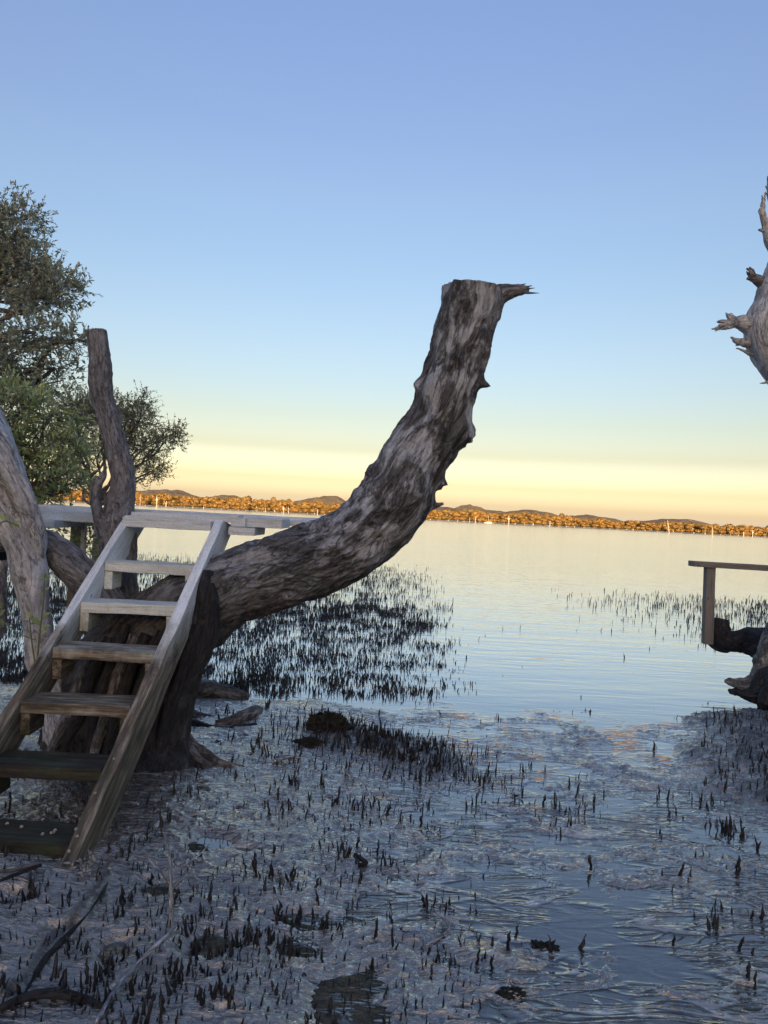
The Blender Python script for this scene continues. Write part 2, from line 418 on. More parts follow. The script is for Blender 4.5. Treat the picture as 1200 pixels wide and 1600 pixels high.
def m_water():
    t = NT('shallow_water')
    pos = t.new('ShaderNodeNewGeometry').outputs['Position']
    sep = t.new('ShaderNodeSeparateXYZ'); t.l.new(pos, sep.inputs[0])
    rip = t.noise(t.vec('world', (.55, 2.2, 1)), 2.2, 3, .5, .5)
    rip2 = t.noise(t.vec('world', (2.5, 9, 1)), 1.6, 3, .55, .3)
    far = t.noise(t.vec('world', (.25, 1.1, 1)), 1.0, 3, .5)
    fr = t.new('ShaderNodeMapRange'); t.l.new(sep.outputs[1], fr.inputs[0])
    fr.inputs[1].default_value = 4; fr.inputs[2].default_value = 9; fr.inputs[3].default_value = .02; fr.inputs[4].default_value = 1
    b1 = t.new('ShaderNodeBump'); b1.inputs['Distance'].default_value = .02; t.l.new(rip, b1.inputs['Height']); t.l.new(t.math('MULTIPLY', fr.outputs[0], .45), b1.inputs['Strength'])
    b2 = t.new('ShaderNodeBump'); b2.inputs['Distance'].default_value = .003; t.l.new(rip2, b2.inputs['Height']); t.l.new(fr.outputs[0], b2.inputs['Strength']); t.l.new(b1.outputs[0], b2.inputs['Normal'])
    b3 = t.bump(far, .05, .3, b2.outputs[0]); b3 = silt_ridges(t, b3, .8)
    gl = t.new('ShaderNodeBsdfGlossy'); rf = t.new('ShaderNodeMapRange'); t.l.new(sep.outputs[1], rf.inputs[0])
    rf.inputs[1].default_value = 7; rf.inputs[2].default_value = 40; rf.inputs[3].default_value = .02; rf.inputs[4].default_value = .11
    t.l.new(rf.outputs[0], gl.inputs['Roughness']); t.l.new(b3, gl.inputs['Normal'])
    gl.inputs['Color'].default_value = (.97, .97, .97, 1)
    tp = t.new('ShaderNodeBsdfTransparent'); tp.inputs[0].default_value = (.72, .66, .52, 1)
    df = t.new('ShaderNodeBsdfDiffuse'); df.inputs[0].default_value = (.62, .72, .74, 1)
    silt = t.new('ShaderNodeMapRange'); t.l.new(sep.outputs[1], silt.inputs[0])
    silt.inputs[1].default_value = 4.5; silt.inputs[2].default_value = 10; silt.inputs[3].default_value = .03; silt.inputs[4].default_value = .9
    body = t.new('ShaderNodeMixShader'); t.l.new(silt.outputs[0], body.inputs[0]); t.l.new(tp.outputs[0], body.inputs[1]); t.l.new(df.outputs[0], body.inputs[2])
    fz = t.new('ShaderNodeFresnel'); fz.inputs[0].default_value = 1.33; t.l.new(b3, fz.inputs[1])
    ex = t.new('ShaderNodeMapRange'); t.l.new(sep.outputs[1], ex.inputs[0]); ex.inputs[1].default_value = 3; ex.inputs[2].default_value = 8; ex.inputs[3].default_value = .62; ex.inputs[4].default_value = .43
    fac = t.math('POWER', fz.outputs[0], ex.outputs[0])
    sl = t.new('ShaderNodeBsdfDiffuse'); sl.inputs[0].default_value = (.74, .73, .70, 1)  # pale diffuse painted along crests to imitate bright sky reflections
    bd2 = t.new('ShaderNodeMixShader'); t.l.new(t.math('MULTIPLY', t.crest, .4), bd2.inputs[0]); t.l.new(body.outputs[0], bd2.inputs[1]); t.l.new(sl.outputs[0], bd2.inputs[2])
    ms = t.new('ShaderNodeMixShader'); t.l.new(fac, ms.inputs[0]); t.l.new(bd2.outputs[0], ms.inputs[1]); t.l.new(gl.outputs[0], ms.inputs[2])
    t.l.new(ms.outputs[0], t.out.inputs[0]); return t.m
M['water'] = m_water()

# ------------------------------------------------------------------ ground
def bed(x, y):
    """how densely breathing roots crowd the flat, 0..1"""
    n = fbm(x * .9, y * .9, 5.0, 3)
    e = .5 - .25 * np.maximum(0, 7.6 - y) + .04 * (y - 8) + .35 * n
    left = sm(.75, -1.0, x - e) * sm(6.6, 7.3, y + .25 * n - .1 * x) * (1 - .75 * sm(12.0, 15, y)) * (1 - sm(19, 26, y))
    right = .2 * sm(3.4, 8.5, x + .9 * n) * sm(10.2, 12, y + .5 * n) * (1 - sm(17, 20, y))
    return np.maximum(left, right)
def base_h(x, y):
    """mud level relative to the water, metres"""
    x = np.asarray(x, float); y = np.asarray(y, float)
    n = fbm(x * 1.1, y * 1.1, 1.0, 3); n2 = fbm(x * .45 + 5, y * .45, 3.0, 2)
    edge = -0.1 + .33 * (5.1 - y) * sm(5.4, 4.0, y) * 0 + .35 * n
    leftbank = sm(.35, -.85, x - .0 - .12 * (5 - y) + .3 * n) * sm(6.9, 6.2, y + .2 * n)
    h = -.0015 + .005 * n + .004 * n2
    h = h + leftbank * (.035 + .012 * n) + .03 * sm(-.8, -1.8, x) * sm(7, 5.5, y)
    h = h + .028 * np.exp(-((x - .05) / .5) ** 2 - ((y - 5.45 + .55 * x) / .33) ** 2)      # debris bank
    rb = sm(2.35, 2.95, x + .25 * n - .33 * (y - 5.8)) * sm(7.4, 6.7, y + .2 * n) * sm(4.0, 4.8, y + .3 * n)
    h = h + rb * .055
    bd = sm(0.02, .3, bed(x, y)) * sm(17, 13, y)
    out = sm(6.3, 8.0, y + .25 * n + .3 * np.minimum(0, x + .5))
    h = h - out * (.07 + .02 * np.minimum(np.maximum(y - 7, 0), 12)) * (1 - bd) - out * bd * (.016 - .012 * n)
    return h, leftbank, rb
POOLS = [(330, 1320, 38, 16), (250, 1392, 45, 14), (180, 1490, 26, 22), (15, 1412, 40, 14), (330, 1480, 48, 24), (480, 1440, 60, 14), (545, 1545, 60, 50), (470, 1480, 40, 18), (1150, 1470, 70, 30), (1110, 1510, 40, 24), (620, 1330, 60, 20), (600, 1420, 60, 22), (100, 1460, 30, 8), (560, 1590, 60, 20), (380, 1330, 16, 7), (1140, 1570, 40, 16)]
POOLS = [(G(a, b), c / FPX * G(a, b)[1], G(a, b - d)[1] - G(a, b)[1]) for a, b, c, d in POOLS]
ROOTLINE = [G(*q)[:2] for q in ((-20, 1590), (40, 1550), (85, 1480), (125, 1440), (165, 1385))]
def mud_h(x, y):
    h, lb, rb = base_h(x, y)
    wx = x + .09 * fbm(x * 3.5, y * 3.5, 2.0, 3); wy = y + .09 * fbm(x * 3.5 + 9, y * 3.5, 7.0, 3)
    amt = 1 - .7 * sm(.1, .8, lb)
    patch = sm(-.45, .35, fbm(x * 1.7, y * 1.7, 8.0, 3))
    fade = sm(9, 5.5, y)
    for (g, a, b) in POOLS:
        q = ((x - g[0]) / a) ** 2 + ((y - g[1]) / b) ** 2 + .5 * fbm(x * 9, y * 9, 4.4, 3)
        h = h - (.012 + np.maximum(h, 0)) * np.exp(-np.maximum(q, 0) ** 2)
    # scalloped crests: thin raised lines wandering along contours of warped noise
    def crest(fx, fy, z, w, lv=0.0):
        n = fbm(wx * fx, wy * fy, z, 3, .45) - lv
        gx = .35 + .65 * sm(-.5, .3, pn(wx * fx * .8, wy * fy * .6, z + 9))
        return np.exp(-(n / w) ** 2) * gx
    c1 = crest(1.7, 5.0, 11.0, .12) + .8 * crest(1.7, 5.0, 11.0, .11, .42) + .8 * crest(1.9, 6, 14.0, .11, -.38)
    c2 = crest(3.4, 13, 21.0, .14) + .7 * crest(3.4, 14, 24.0, .14, .35)
    c3 = crest(8, 26, 31.0, .2)
    h = h - amt * .0105 + fade * amt * (.012 * c1 * (.5 + .7 * patch) + .008 * c2 * (.3 + .8 * patch) + .004 * c3)
    h = h + amt * .009 * (patch - .5)
    h = h + fade * (1 - amt * .35) * (.006 * fbm(wx * 8, wy * 16, 4.0, 5, .62) + .006 * ridged(wx * 9, wy * 24, 1.0, 3) - .004)
    h = h + lb * .009 * fbm(x * 5, y * 7, 6.0, 4)
    h = h - .016 * sm(.1, .7, fbm(x * 1.3 + 3, y * 1.6, 12.0, 2)) * amt * .4
    d1, d2 = worley(wx * 2.6, wy * 3.2, 3)                      # scattered burrow holes
    h = h - .022 * lb * np.exp(-(d1 / .07) ** 4) + .006 * lb * np.exp(-((d1 - .11) / .035) ** 2)
    rl = np.full(x.shape, 9.0)
    for p0, p1 in zip(ROOTLINE[:-1], ROOTLINE[1:]):
        vx, vy = p1 - p0; t = np.clip(((x - p0[0]) * vx + (y - p0[1]) * vy) / (vx * vx + vy * vy), 0, 1)
        rl = np.minimum(rl, np.hypot(x - p0[0] - t * vx, y - p0[1] - t * vy))
    rl = np.exp(-(rl / (.035 + .02 * fbm(x * 6, y * 6, 2.2, 2))) ** 2)
    deb = np.clip(1.2 * np.exp(-((x - .1) / .55) ** 2 - ((y - 5.35 + .5 * x) / .32) ** 2) + rb, 0, 1)
    deb = deb * sm(-.35, .15, fbm(x * 6, y * 6, 3.3, 3))
    deb = np.clip(deb + .5 * rb + .35 * np.exp(-((x - .1) / .5) ** 2 - ((y - 5.35 + .5 * x) / .28) ** 2) + rl * 1.0, 0, 1)
    h = h + deb * (.014 + .024 * np.abs(fbm(x * 16, y * 16, 1.7, 3)))
    return h, deb
def ground_z(x, y):
    a = mud_h(np.array([float(x)]), np.array([float(y)]))[0]
    return float(a[0])

rows = [.7]
while rows[-1] < 45: rows.append(rows[-1] * (1.003 if rows[-1] < 7.5 else 1.008 if rows[-1] < 16 else 1.03) if rows[-1] > 2 else rows[-1] + .007)
rows = np.array(rows); tt = np.linspace(-1, 1, 700)
YY = np.repeat(rows[:, None], len(tt), 1); XX = tt[None] * (.56 * YY + .75)
HH, DEB = mud_h(XX, YY)
HH = HH - .3 * sm(38, 45, YY)
V = np.stack([XX, YY, HH], -1).reshape(-1, 3)
XX = XX.reshape(YY.shape); nr, nc = XX.shape
i = np.arange(nr - 1)[:, None] * nc + np.arange(nc - 1)[None]
F = np.stack([i, i + 1, i + nc + 1, i + nc], -1).reshape(-1, 4)
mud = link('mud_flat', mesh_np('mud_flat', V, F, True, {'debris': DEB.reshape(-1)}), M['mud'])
tag(mud, kind='structure')
def sheet(name, x0, x1, y0, y1, zf, mat, nx=2, ny=2):
    xs, ys = np.linspace(x0, x1, nx), np.linspace(y0, y1, ny); X, Y = np.meshgrid(xs, ys)
    Z = zf(X, Y) if callable(zf) else np.full(X.shape, zf)
    k = np.arange(ny - 1)[:, None] * nx + np.arange(nx - 1)[None]
    f = np.stack([k, k + 1, k + nx + 1, k + nx], -1).reshape(-1, 4)
    return tag(link(name, mesh_np(name, np.stack([X, Y, Z], -1).reshape(-1, 3), f), mat), kind='structure')
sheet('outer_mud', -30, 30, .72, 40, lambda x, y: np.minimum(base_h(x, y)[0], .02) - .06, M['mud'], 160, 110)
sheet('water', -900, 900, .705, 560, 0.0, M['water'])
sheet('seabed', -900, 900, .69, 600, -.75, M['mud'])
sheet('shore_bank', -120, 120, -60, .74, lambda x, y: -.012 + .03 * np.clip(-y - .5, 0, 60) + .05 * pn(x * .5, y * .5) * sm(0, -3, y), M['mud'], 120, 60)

# far land and hills
def m_land():
    t = NT('far_land'); n = t.noise(t.vec('world'), .02, 8, .65)
    return t.set(t.ramp(n, [(.35, (.05, .055, .03)), (.65, (.12, .10, .06))]), .9)
M['land'] = m_land()
def hill_h(x, y):
    return .5 + 0 * x
sheet('far_shore_land', -2500, 2500, 520, 12000, lambda x, y: .35 + np.minimum((y - 520) * .01, 2) + .2 * pn(x * .01, y * .01), M['land'], 60, 60)
def m_hill():
    t = NT('wooded_hill'); n = t.noise(t.vec('world', (1, 1, 1.5)), .03, 8, .7); n2 = t.noise(t.vec('world'), .006, 4)
    c = t.ramp(n, [(.35, (.05, .05, .04)), (.65, (.13, .115, .085))]); c = t.mix(.6, c, t.ramp(n2, [(.35, .6), (.65, 1.2)]), 'MULTIPLY')
    return t.set(c, .95, t.bump(n, 6))
M['hill'] = m_hill()
def hill(px, py, d, wpx, name='hill', sk=0.0):
    """a wooded hill whose summit is seen at px, py"""
    c = P(px, py, d); hgt = c[2]; w = 1.15 * wpx / FPX * d
    n = 90; a = np.linspace(-1, 1, n); X, Y = np.meshgrid(a * w, a * w * .8)
    r = np.hypot(X / w, Y / (w * .8))
    prof = np.clip(1 - r, 0, 1); prof = .85 * sm(0, 1, prof) + .15 * prof
    Z = hgt * prof * (1 + .18 * fbm(X / w * 2 + px, Y / w * 2, 1.0, 4)) + hgt * .10 * fbm(X / w * 5 + px, Y / w * 5, 2, 4) * sm(0, .3, prof)
    Z = Z * hgt / max(Z.max(), 1) + (X * 0)
    Z = np.where(r > 1, -3, Z)
    V = np.stack([X + c[0] + sk * w * prof, Y + c[1], Z], -1).reshape(-1, 3)
    k = np.arange(n - 1)[:, None] * n + np.arange(n - 1)[None]
    f = np.stack([k, k + 1, k + n + 1, k + n], -1).reshape(-1, 4)
    return tag(link(name, mesh_np(name, V, f), M['hill']), kind='structure')
hill(256, 764, 4200, 110); hill(352, 773, 4600, 95); hill(300, 777, 4500, 130)
hill(508, 774, 3800, 85); hill(737, 788, 3900, 62); hill(700, 792, 4300, 110); hill(825, 796, 4100, 110)
hill(770, 797, 4400, 90); hill(925, 804, 4600, 90); hill(1050, 810, 5000, 120); hill(60, 770, 4600, 120); hill(1300, 815, 4800, 130)

# ------------------------------------------------------------------ leaves and trees
def leaf_mesh(centres, dirs, ups, length, width, fold=.25):
    n = len(centres); D = dirs / np.linalg.norm(dirs, axis=1)[:, None]
    S = np.cross(D, ups); S /= (np.linalg.norm(S, axis=1)[:, None] + 1e-9); N = np.cross(S, D)
    L = (length * (.7 + .6 * rng.random(n)))[:, None]; W = (width * (.7 + .6 * rng.random(n)))[:, None]
    a = centres; b = centres + D * L * .5 + S * W * .5 + N * W * fold; c = centres + D * L; d = centres + D * L * .5 - S * W * .5 + N * W * fold
    V = np.stack([a, b, c, d], 1).reshape(-1, 3); F = np.arange(4 * n).reshape(n, 4)
    return V, F
def crown_leaves(blobs, n_twigs, per, size, spread=.25, shell=.55):
    """leaf sprays along short twigs spread through ellipsoid clumps"""
    w = np.array([b[3] * b[4] * b[5] for b in blobs]) ** .7; w /= w.sum()
    idx = rng.choice(len(blobs), n_twigs, p=w); B = np.array(blobs)[idx]
    u = rng.normal(size=(n_twigs, 3)); u /= np.linalg.norm(u, axis=1)[:, None]
    rr = (shell + (1 - shell) * rng.random(n_twigs)) ** .7
    rr *= (1 + .25 * pn(u[:, 0] * 2 + B[:, 0] * 3, u[:, 1] * 2 + B[:, 1], u[:, 2] * 2 + B[:, 2]))
    c = B[:, :3] + u * B[:, 3:6] * rr[:, None]
    d = u + np.array([0, 0, .35]) + .5 * rng.normal(size=(n_twigs, 3)); d /= np.linalg.norm(d, axis=1)[:, None]
    t = rng.random((n_twigs, per)); tl = spread * (.6 + .8 * rng.random(n_twigs))
    pc = c[:, None] + d[:, None] * (t * tl[:, None])[..., None] + .02 * spread * rng.normal(size=(n_twigs, per, 3))
    ld = d[:, None] * .7 + .75 * rng.normal(size=(n_twigs, per, 3))
    up = np.array([0, 0, 1.0]) + .55 * rng.normal(size=(n_twigs, per, 3))
    V, F = leaf_mesh(pc.reshape(-1, 3), ld.reshape(-1, 3), up.reshape(-1, 3), size, size * .36)
    twr = np.repeat(rng.random(n_twigs), per) * .6 + rng.random(n_twigs * per) * .4
    ends = (c, c + d * tl[:, None])
    return V, F, np.repeat(twr, 4), ends
def twig_mesh(A, B, r):
    """thin three-sided twigs"""
    n = len(A); D = B - A; S = np.cross(D, np.array([.3, .2, 1.0])); S /= np.linalg.norm(S, axis=1)[:, None] + 1e-9
    Q = np.cross(D / (np.linalg.norm(D, axis=1)[:, None] + 1e-9), S)
    ring = [S, -.5 * S + .87 * Q, -.5 * S - .87 * Q]
    V = np.stack([A + q * r for q in ring] + [B + q * r * .4 for q in ring], 1).reshape(-1, 3)
    o = np.arange(n)[:, None, None] * 6
    F = (o + np.array([[0, 1, 4, 3], [1, 2, 5, 4], [2, 0, 3, 5]])[None]).reshape(-1, 4)
    return V, F
def wob(a, b, r0, r1, k=4, amp=.08, sag=0.0):
    a, b = np.array(a, float), np.array(b, float); L = np.linalg.norm(b - a); out = []
    for i in range(k + 1):
        t = i / k; p = a + (b - a) * t + (rng.normal(size=3) * amp * L * math.sin(math.pi * t) if 0 < i < k else 0)
        p = p + np.array([0, 0, sag * math.sin(math.pi * t)]); out.append((*p, r0 + (r1 - r0) * t))
    return out
def build_crown(parent, blobs, n_twigs, per, size, leafmat, branch_from, r0, spread=.25, shell=.5, branchmat=None, twig_r=.004, hide=0):
    V, F, rnd, ends = crown_leaves(blobs, n_twigs, per, size, spread, shell)
    link('crown', mesh_np('crown', V, F, False, {'rnd': rnd}), leafmat, parent)
    A, B = ends
    bl = np.array(blobs); near = np.argmin(((A[:, None] - bl[None, :, :3]) ** 2).sum(-1), 1)
    mid = A * .45 + bl[near, :3] * .55 + .08 * spread * rng.normal(size=A.shape)
    Vt, Ft = twig_mesh(np.concatenate([A, mid]), np.concatenate([B, A]), twig_r)
    link('twigs', mesh_np('twigs', Vt, Ft, False), M['twig'], parent)['kind'] = 'stuff'
    parts = []
    for b in blobs:
        c = np.array(b[:3]); root = branch_from(c) if callable(branch_from) else np.array(branch_from)
        parts.append(tube(wob(root, c, r0, r0 * .35, 4, .06), .08, 8))
        for q in range(3):
            e = c + rng.normal(size=3) * np.array(b[3:6]) * .5
            parts.append(tube(wob(root * .35 + c * .65, e, r0 * .4, r0 * .12, 3, .08), .1, 6))
    tubes_obj('limbs', parts, branchmat or M['twig'], parent)

# upper-left mangrove: big grey-green crown
big = empty('mangrove_tree', 'tall grey-green mangrove with a broad crown rising at the upper left edge', 'tree')
D1 = 9.0
def bl(px, py, d, rx, ry, rz): c = P(px, py, d); return (c[0], c[1], c[2], rx, ry, rz)
blobs1 = [bl(-20, 370, D1, .42, .5, .40), bl(30, 355, D1 + .2, .26, .4, .34), bl(40, 420, D1, .42, .5, .26), bl(95, 450, D1 - .2, .28, .35, .20), bl(20, 440, D1 + .4, .5, .5, .26),
          bl(60, 475, D1 - .3, .38, .4, .13), bl(-80, 420, D1, .5, .6, .6),
          bl(55, 520, D1 - 1, .32, .3, .14), bl(115, 535, D1 - 1, .17, .25, .18), bl(30, 560, D1 - 1, .36, .3, .14), bl(85, 575, D1 - .9, .26, .25, .12), bl(-40, 540, D1 - .5, .4, .5, .3),
          bl(5, 600, D1 - .7, .32, .3, .12), bl(60, 600, D1 - .6, .30, .3, .10)]
build_crown(big, blobs1, 2200, 9, .062, M['leaf_dark'], lambda c: P(-120, 640 if c[2] < 3.2 else 560, D1), .05, .16, .35)
tubes_obj('trunk', [tube([(*P(-160, 1010, D1), .2), (*P(-150, 800, D1), .16), (*P(-120, 640, D1), .12), (*P(-110, 540, D1), .09)], .05, 20, bark_disp(.004, .02))], M['pole_bark'], big)

# bright green shrub-like mangrove below it
mid_t = empty('mangrove_tree', 'bushy fresh-green young mangrove behind the thick grey trunk at left', 'tree')
D2 = 6.6
blobs2 = [bl(15, 640, D2, .22, .3, .20), bl(78, 650, D2 + .3, .16, .3, .13), bl(10, 710, D2 + .1, .22, .3, .2), bl(70, 740, D2 + .2, .24, .3, .16), bl(112, 700, D2 + .5, .13, .25, .16), bl(45, 690, D2 + .3, .16, .2, .12), bl(40, 770, D2 + .3, .25, .3, .12),
          bl(-50, 680, D2, .35, .4, .4), bl(60, 775, D2 + .4, .22, .25, .10), bl(110, 755, D2 + .5, .12, .2, .10), bl(35, 620, D2 + .4, .18, .2, .1)]
build_crown(mid_t, blobs2, 1000, 8, .062, M['leaf_fresh'], P(10, 820, D2), .022, .16, .2)
tubes_obj('trunk', [tube(wob(P(-10, 1010, D2), P(10, 815, D2), .04, .03, 4, .03), .04, 12)], M['pole_bark'], mid_t)

# small spreading tree beyond the deck
sm_t = empty('mangrove_tree', 'small olive mangrove with a fine open crown standing behind the cut pole trunk', 'tree')
D3 = 13.0
blobs3 = [bl(115, 640, D3, .45, .6, .38), bl(165, 650, D3, .45, .6, .40), bl(215, 655, D3, .35, .6, .36), bl(105, 700, D3, .4, .6, .35), bl(160, 700, D3, .35, .5, .22), bl(220, 700, D3, .35, .6, .28), bl(262, 685, D3, .26, .4, .2),
          bl(240, 735, D3, .26, .4, .18), bl(200, 745, D3, .25, .4, .12), bl(120, 740, D3, .3, .5, .2), bl(222, 625, D3, .12, .2, .16), bl(275, 675, D3, .14, .3, .12)]
build_crown(sm_t, blobs3, 2200, 8, .052, M['leaf_far'], P(150, 790, D3), .03, .17, .1, twig_r=.004)
tubes_obj('trunk', [tube(wob(P(160, 935, D3), P(150, 785, D3), .09, .06, 4, .03), .06, 12),
                    tube(wob(P(150, 790, D3), P(128, 700, D3), .045, .02, 4, .03), .06, 8), tube(wob(P(150, 790, D3), P(172, 690, D3), .045, .02, 4, .03), .06, 8)], M['pole_bark'], sm_t)

# far-shore mangroves: six meshes shared by individual trees
def shore_proto(k):
    r = np.random.default_rng(50 + k); h = 8.2 + r.random() * 1.6; parts = []
    blobs = [(r.normal() * 2.0, r.normal() * 1.5, h * .5 + r.random() * h * .36, 1.5 + r.random() * 1.5, 1.6 + r.random(), 1.1 + r.random() * 1.1) for q in range(8)]
    blobs += [(r.normal() * 2.6, r.normal() * 1.8, h * .28, 2.4, 2.2, 1.8) for q in range(4)]
    V, F, rnd, _ = crown_leaves(blobs, 420, 3, .6, .5, .85)
    # dense inner foliage of each clump
    ico = []
    for b in blobs:
        u = rng.normal(size=(60, 3)); u /= np.linalg.norm(u, axis=1)[:, None]
        c = np.array(b[:3]) + u * np.array(b[3:6]) * .82
        c = c + .12 * rng.normal(size=(60, 3)); dd = np.cross(u, rng.normal(size=(60, 3)))
        Vl, Fl = leaf_mesh(c - .8 * dd / np.linalg.norm(dd, axis=1)[:, None], dd, u + .25 * rng.normal(size=(60, 3)), 1.7, 1.5, -.12)
        ico.append((Vl, Fl, np.repeat(np.clip(.45 + .12 * rng.normal(size=60) + .1 * (u[:, 2]), 0, .8), 4)))
    Vq, Fq, rq = V, F, rnd * .6
    V, F, rnd = join_np(ico + [(Vq, Fq, rq)])
    cm = mesh_np('crown', V, F, False, {'rnd': rnd}); cm.materials.append(M['leaf_shore'])
    T = join_np([tube(wob((0, 0, -.5), (r.normal() * .5, 0, h * .55), .28, .14, 3, .04), .8, 7), tube(wob((0, 0, h * .2), (1.6, .3, h * .6), .15, .07, 3, .06), .8, 6), tube(wob((0, 0, h * .2), (-1.5, -.3, h * .6), .15, .07, 3, .06), .8, 6)])
    tm = mesh_np('trunk', T[0], T[1], True, {'bk': T[2]}); tm.materials.append(M['dead_wood'])
    return cm, tm
protos = [shore_proto(k) for k in range(7)]
SHORE_D = 500.0
def shore_tree(x, y, s, label, group, k):
    cm, tm = protos[k]
    o = empty('shore_mangrove', label, 'tree', group); o.location = (x, y, .1); o.rotation_euler = (0, 0, random.random() * 6.28); o.scale = (s, s, s * (.80 if x < -40 else .72 if x < 130 else .6))
    link('crown', cm, None, o); link('trunk', tm, None, o)
def shore_place(x, y):
    px = seen_at((x, y, 3))[0]
    for lim, w in ((0, 'beyond the left edge'), (215, 'behind the green foliage and cut pole trunk'), (330, 'over the head of the stairs'), (430, 'under the second low hill'), (545, 'under the rounded hill left of the leaning trunk'),
                   (700, 'behind the leaning trunk'), (790, 'behind the tiny sailing boat'), (900, 'between the pinkish marker and the long hill'), (1043, 'left of the tall leaning marker'), (1113, 'between the two tall white markers'), (1200, 'at the right end of the far shore')):
        if px < lim: return w
    return 'beyond the right edge'
xx = -285.0; q = 0
while xx < 325:
    front = SHORE_D + 6 * math.sin(xx * .05) + random.uniform(-3, 3); w = shore_place(xx, front)
    shore_tree(xx, front, random.uniform(.8, 1.12), 'golden front-row mangrove on the far shore ' + w, 'front mangroves on the far shore ' + w, q % 7)
    xx += random.uniform(4.6, 7.2); q += 1
xx = -285.0
while xx < 325:
    w = shore_place(xx, SHORE_D + 16)
    shore_tree(xx, SHORE_D + 16 + random.uniform(-3, 3), random.uniform(.85, 1.25), 'second-row mangrove crown on the far shore ' + w, 'second row mangroves on the far shore ' + w, q % 7)
    xx += random.uniform(5.5, 8.5); q += 1

# ------------------------------------------------------------------ bank of mangroves behind the photographer (casts the shade)
def bank_proto(k):
    r = np.random.default_rng(90 + k)
    blobs = [(r.normal() * 1.6, r.normal() * 1.2, 1.2 + r.random() * 5.0, 1.9 + r.random() * .6, 1.6, 1.2 + r.random() * .6) for q in range(12)]
    blobs += [(r.normal() * .8, r.normal() * .6, 6.6, 1.4, 1.2, .8), (0, 0, 1.2, 1.8, 1.3, 1.1)]
    V, F, rnd, _ = crown_leaves(blobs, 2600, 4, .55, .5, .1)
    cm = mesh_np('crown', V, F, False, {'rnd': rnd}); cm.materials.append(M['leaf_dark'])
    T = join_np([tube(wob((0, 0, -.3), (.3, 0, 6.0), .2, .06, 4, .03), .3, 10)])
    tm = mesh_np('trunk', T[0], T[1], True, {'bk': T[2]}); tm.materials.append(M['pole_bark'])
    return cm, tm
bp = [bank_proto(k) for k in range(3)]
for k in range(84):
    o = empty('bank_mangrove', 'leafy mangrove on the bank behind the viewpoint', 'tree', 'mangroves on the bank behind the viewpoint')
    row = k % 2
    o.location = (-125 + k * 3.0, -44 - 4.5 * row + random.uniform(-.7, .7), 1.9); o.rotation_euler = (0, 0, random.random() * 6.28)
    cm, tm = bp[k % 3]; o.scale = (1.2, 1.2, 1.15); link('crown', cm, None, o); link('trunk', tm, None, o)

# ------------------------------------------------------------------ timber
def lumber(name, corners, mat, parent=None, jit=.0015, bev=.004, seg=.12, wear=0.0):
    """a board from 8 corners: 4 at one end, 4 at the other (same order round); long axis joins the ends"""
    A, B = np.array(corners[:4], float), np.array(corners[4:], float)
    L = np.linalg.norm(B.mean(0) - A.mean(0)); n = max(1, int(L / seg))
    bm = bmesh.new(); rings = []
    for k in range(n + 1):
        t = k / n; q = A * (1 - t) + B * t
        q = q + (rng.normal(size=(4, 3)) * jit if 0 < k < n else rng.normal(size=(4, 3)) * jit * .5)
        rings.append([bm.verts.new(v) for v in q])
    for a, b in zip(rings[:-1], rings[1:]):
        for j in range(4): bm.faces.new((a[j], a[(j + 1) % 4], b[(j + 1) % 4], b[j]))
    bm.faces.new(rings[0][::-1]); bm.faces.new(rings[-1])
    bmesh.ops.recalc_face_normals(bm, faces=bm.faces)
    ed = [e for e in bm.edges if e.calc_face_angle(0) > .8]
    if bev: bmesh.ops.bevel(bm, geom=ed, offset=bev, segments=2, profile=.6, affect='EDGES')
    me = bpy.data.meshes.new(name); bm.to_mesh(me)
    X = (B.mean(0) - A.mean(0)) / L; Y = A[1] - A[0]; Y = Y - X * Y.dot(X); Y /= np.linalg.norm(Y); Z = np.cross(X, Y)
    co = np.empty(len(bm.verts) * 3, np.float32); me.vertices.foreach_get('co', co); co = co.reshape(-1, 3) - A.mean(0)
    off = rng.random(3) * 20
    gr = np.stack([co @ X, co @ Y, co @ Z], -1) + off
    at = me.attributes.new('grain', 'FLOAT_VECTOR', 'POINT'); at.data.foreach_set('vector', gr.astype(np.float32).ravel())
    bm.free(); me.polygons.foreach_set('use_smooth', [False] * len(me.polygons))
    return link(name, me, mat, parent)
def board(name, a, b, right, up, w, t, mat, parent=None, **k):
    """board from a to b (centre of its section), width w along right, thickness t along up"""
    a, b, right, up = (np.array(q, float) for q in (a, b, right, up))
    o = [-right * w / 2 - up * t / 2, right * w / 2 - up * t / 2, right * w / 2 + up * t / 2, -right * w / 2 + up * t / 2]
    return lumber(name, [a + q for q in o] + [b + q for q in o], mat, parent, **k)

# ---- stairs: nose of tread k at depth SD - g k
SD, SG, SR, SA, SXR, SXL, SH = 5.225, .31, .228, .022, -1.196, -1.781, .165
def nose(k, side):
    return np.array([(SXR if side > 0 else SXL) - SA * k, SD - SG * k, CAM_H - SH - SR * k])
stairs = empty('wooden_stairs', 'steep open timber stairs climbing from the mud to the plank platform', 'stairs')
drop = np.array([0, SR, -SG]) / math.hypot(SR, SG)          # square to the slope, down and back
def stringer(side, k0, k1, w, th, cut):
    f0, f1 = nose(k0, side), nose(k1, side)
    off = np.array([th * (1 if side > 0 else -1), 0, 0])
    # top is cut level, foot square to the slope
    al = (f0 - f1) / np.linalg.norm(f0 - f1)
    q0 = f0 + drop * w; q0 = q0 + al * ((f0[2] - q0[2]) / al[2]) * cut
    q1 = f1 + drop * w
    return lumber('stringer', [f1, f1 + off, q1 + off, q1, f0, f0 + off, q0 + off, q0], M['wood'], stairs, jit=.0022, bev=.006, seg=.18)
stringer(1, -.32, 6.62, .23, .064, .75); stringer(-1, -.32, 6.9, .23, .05, .75)
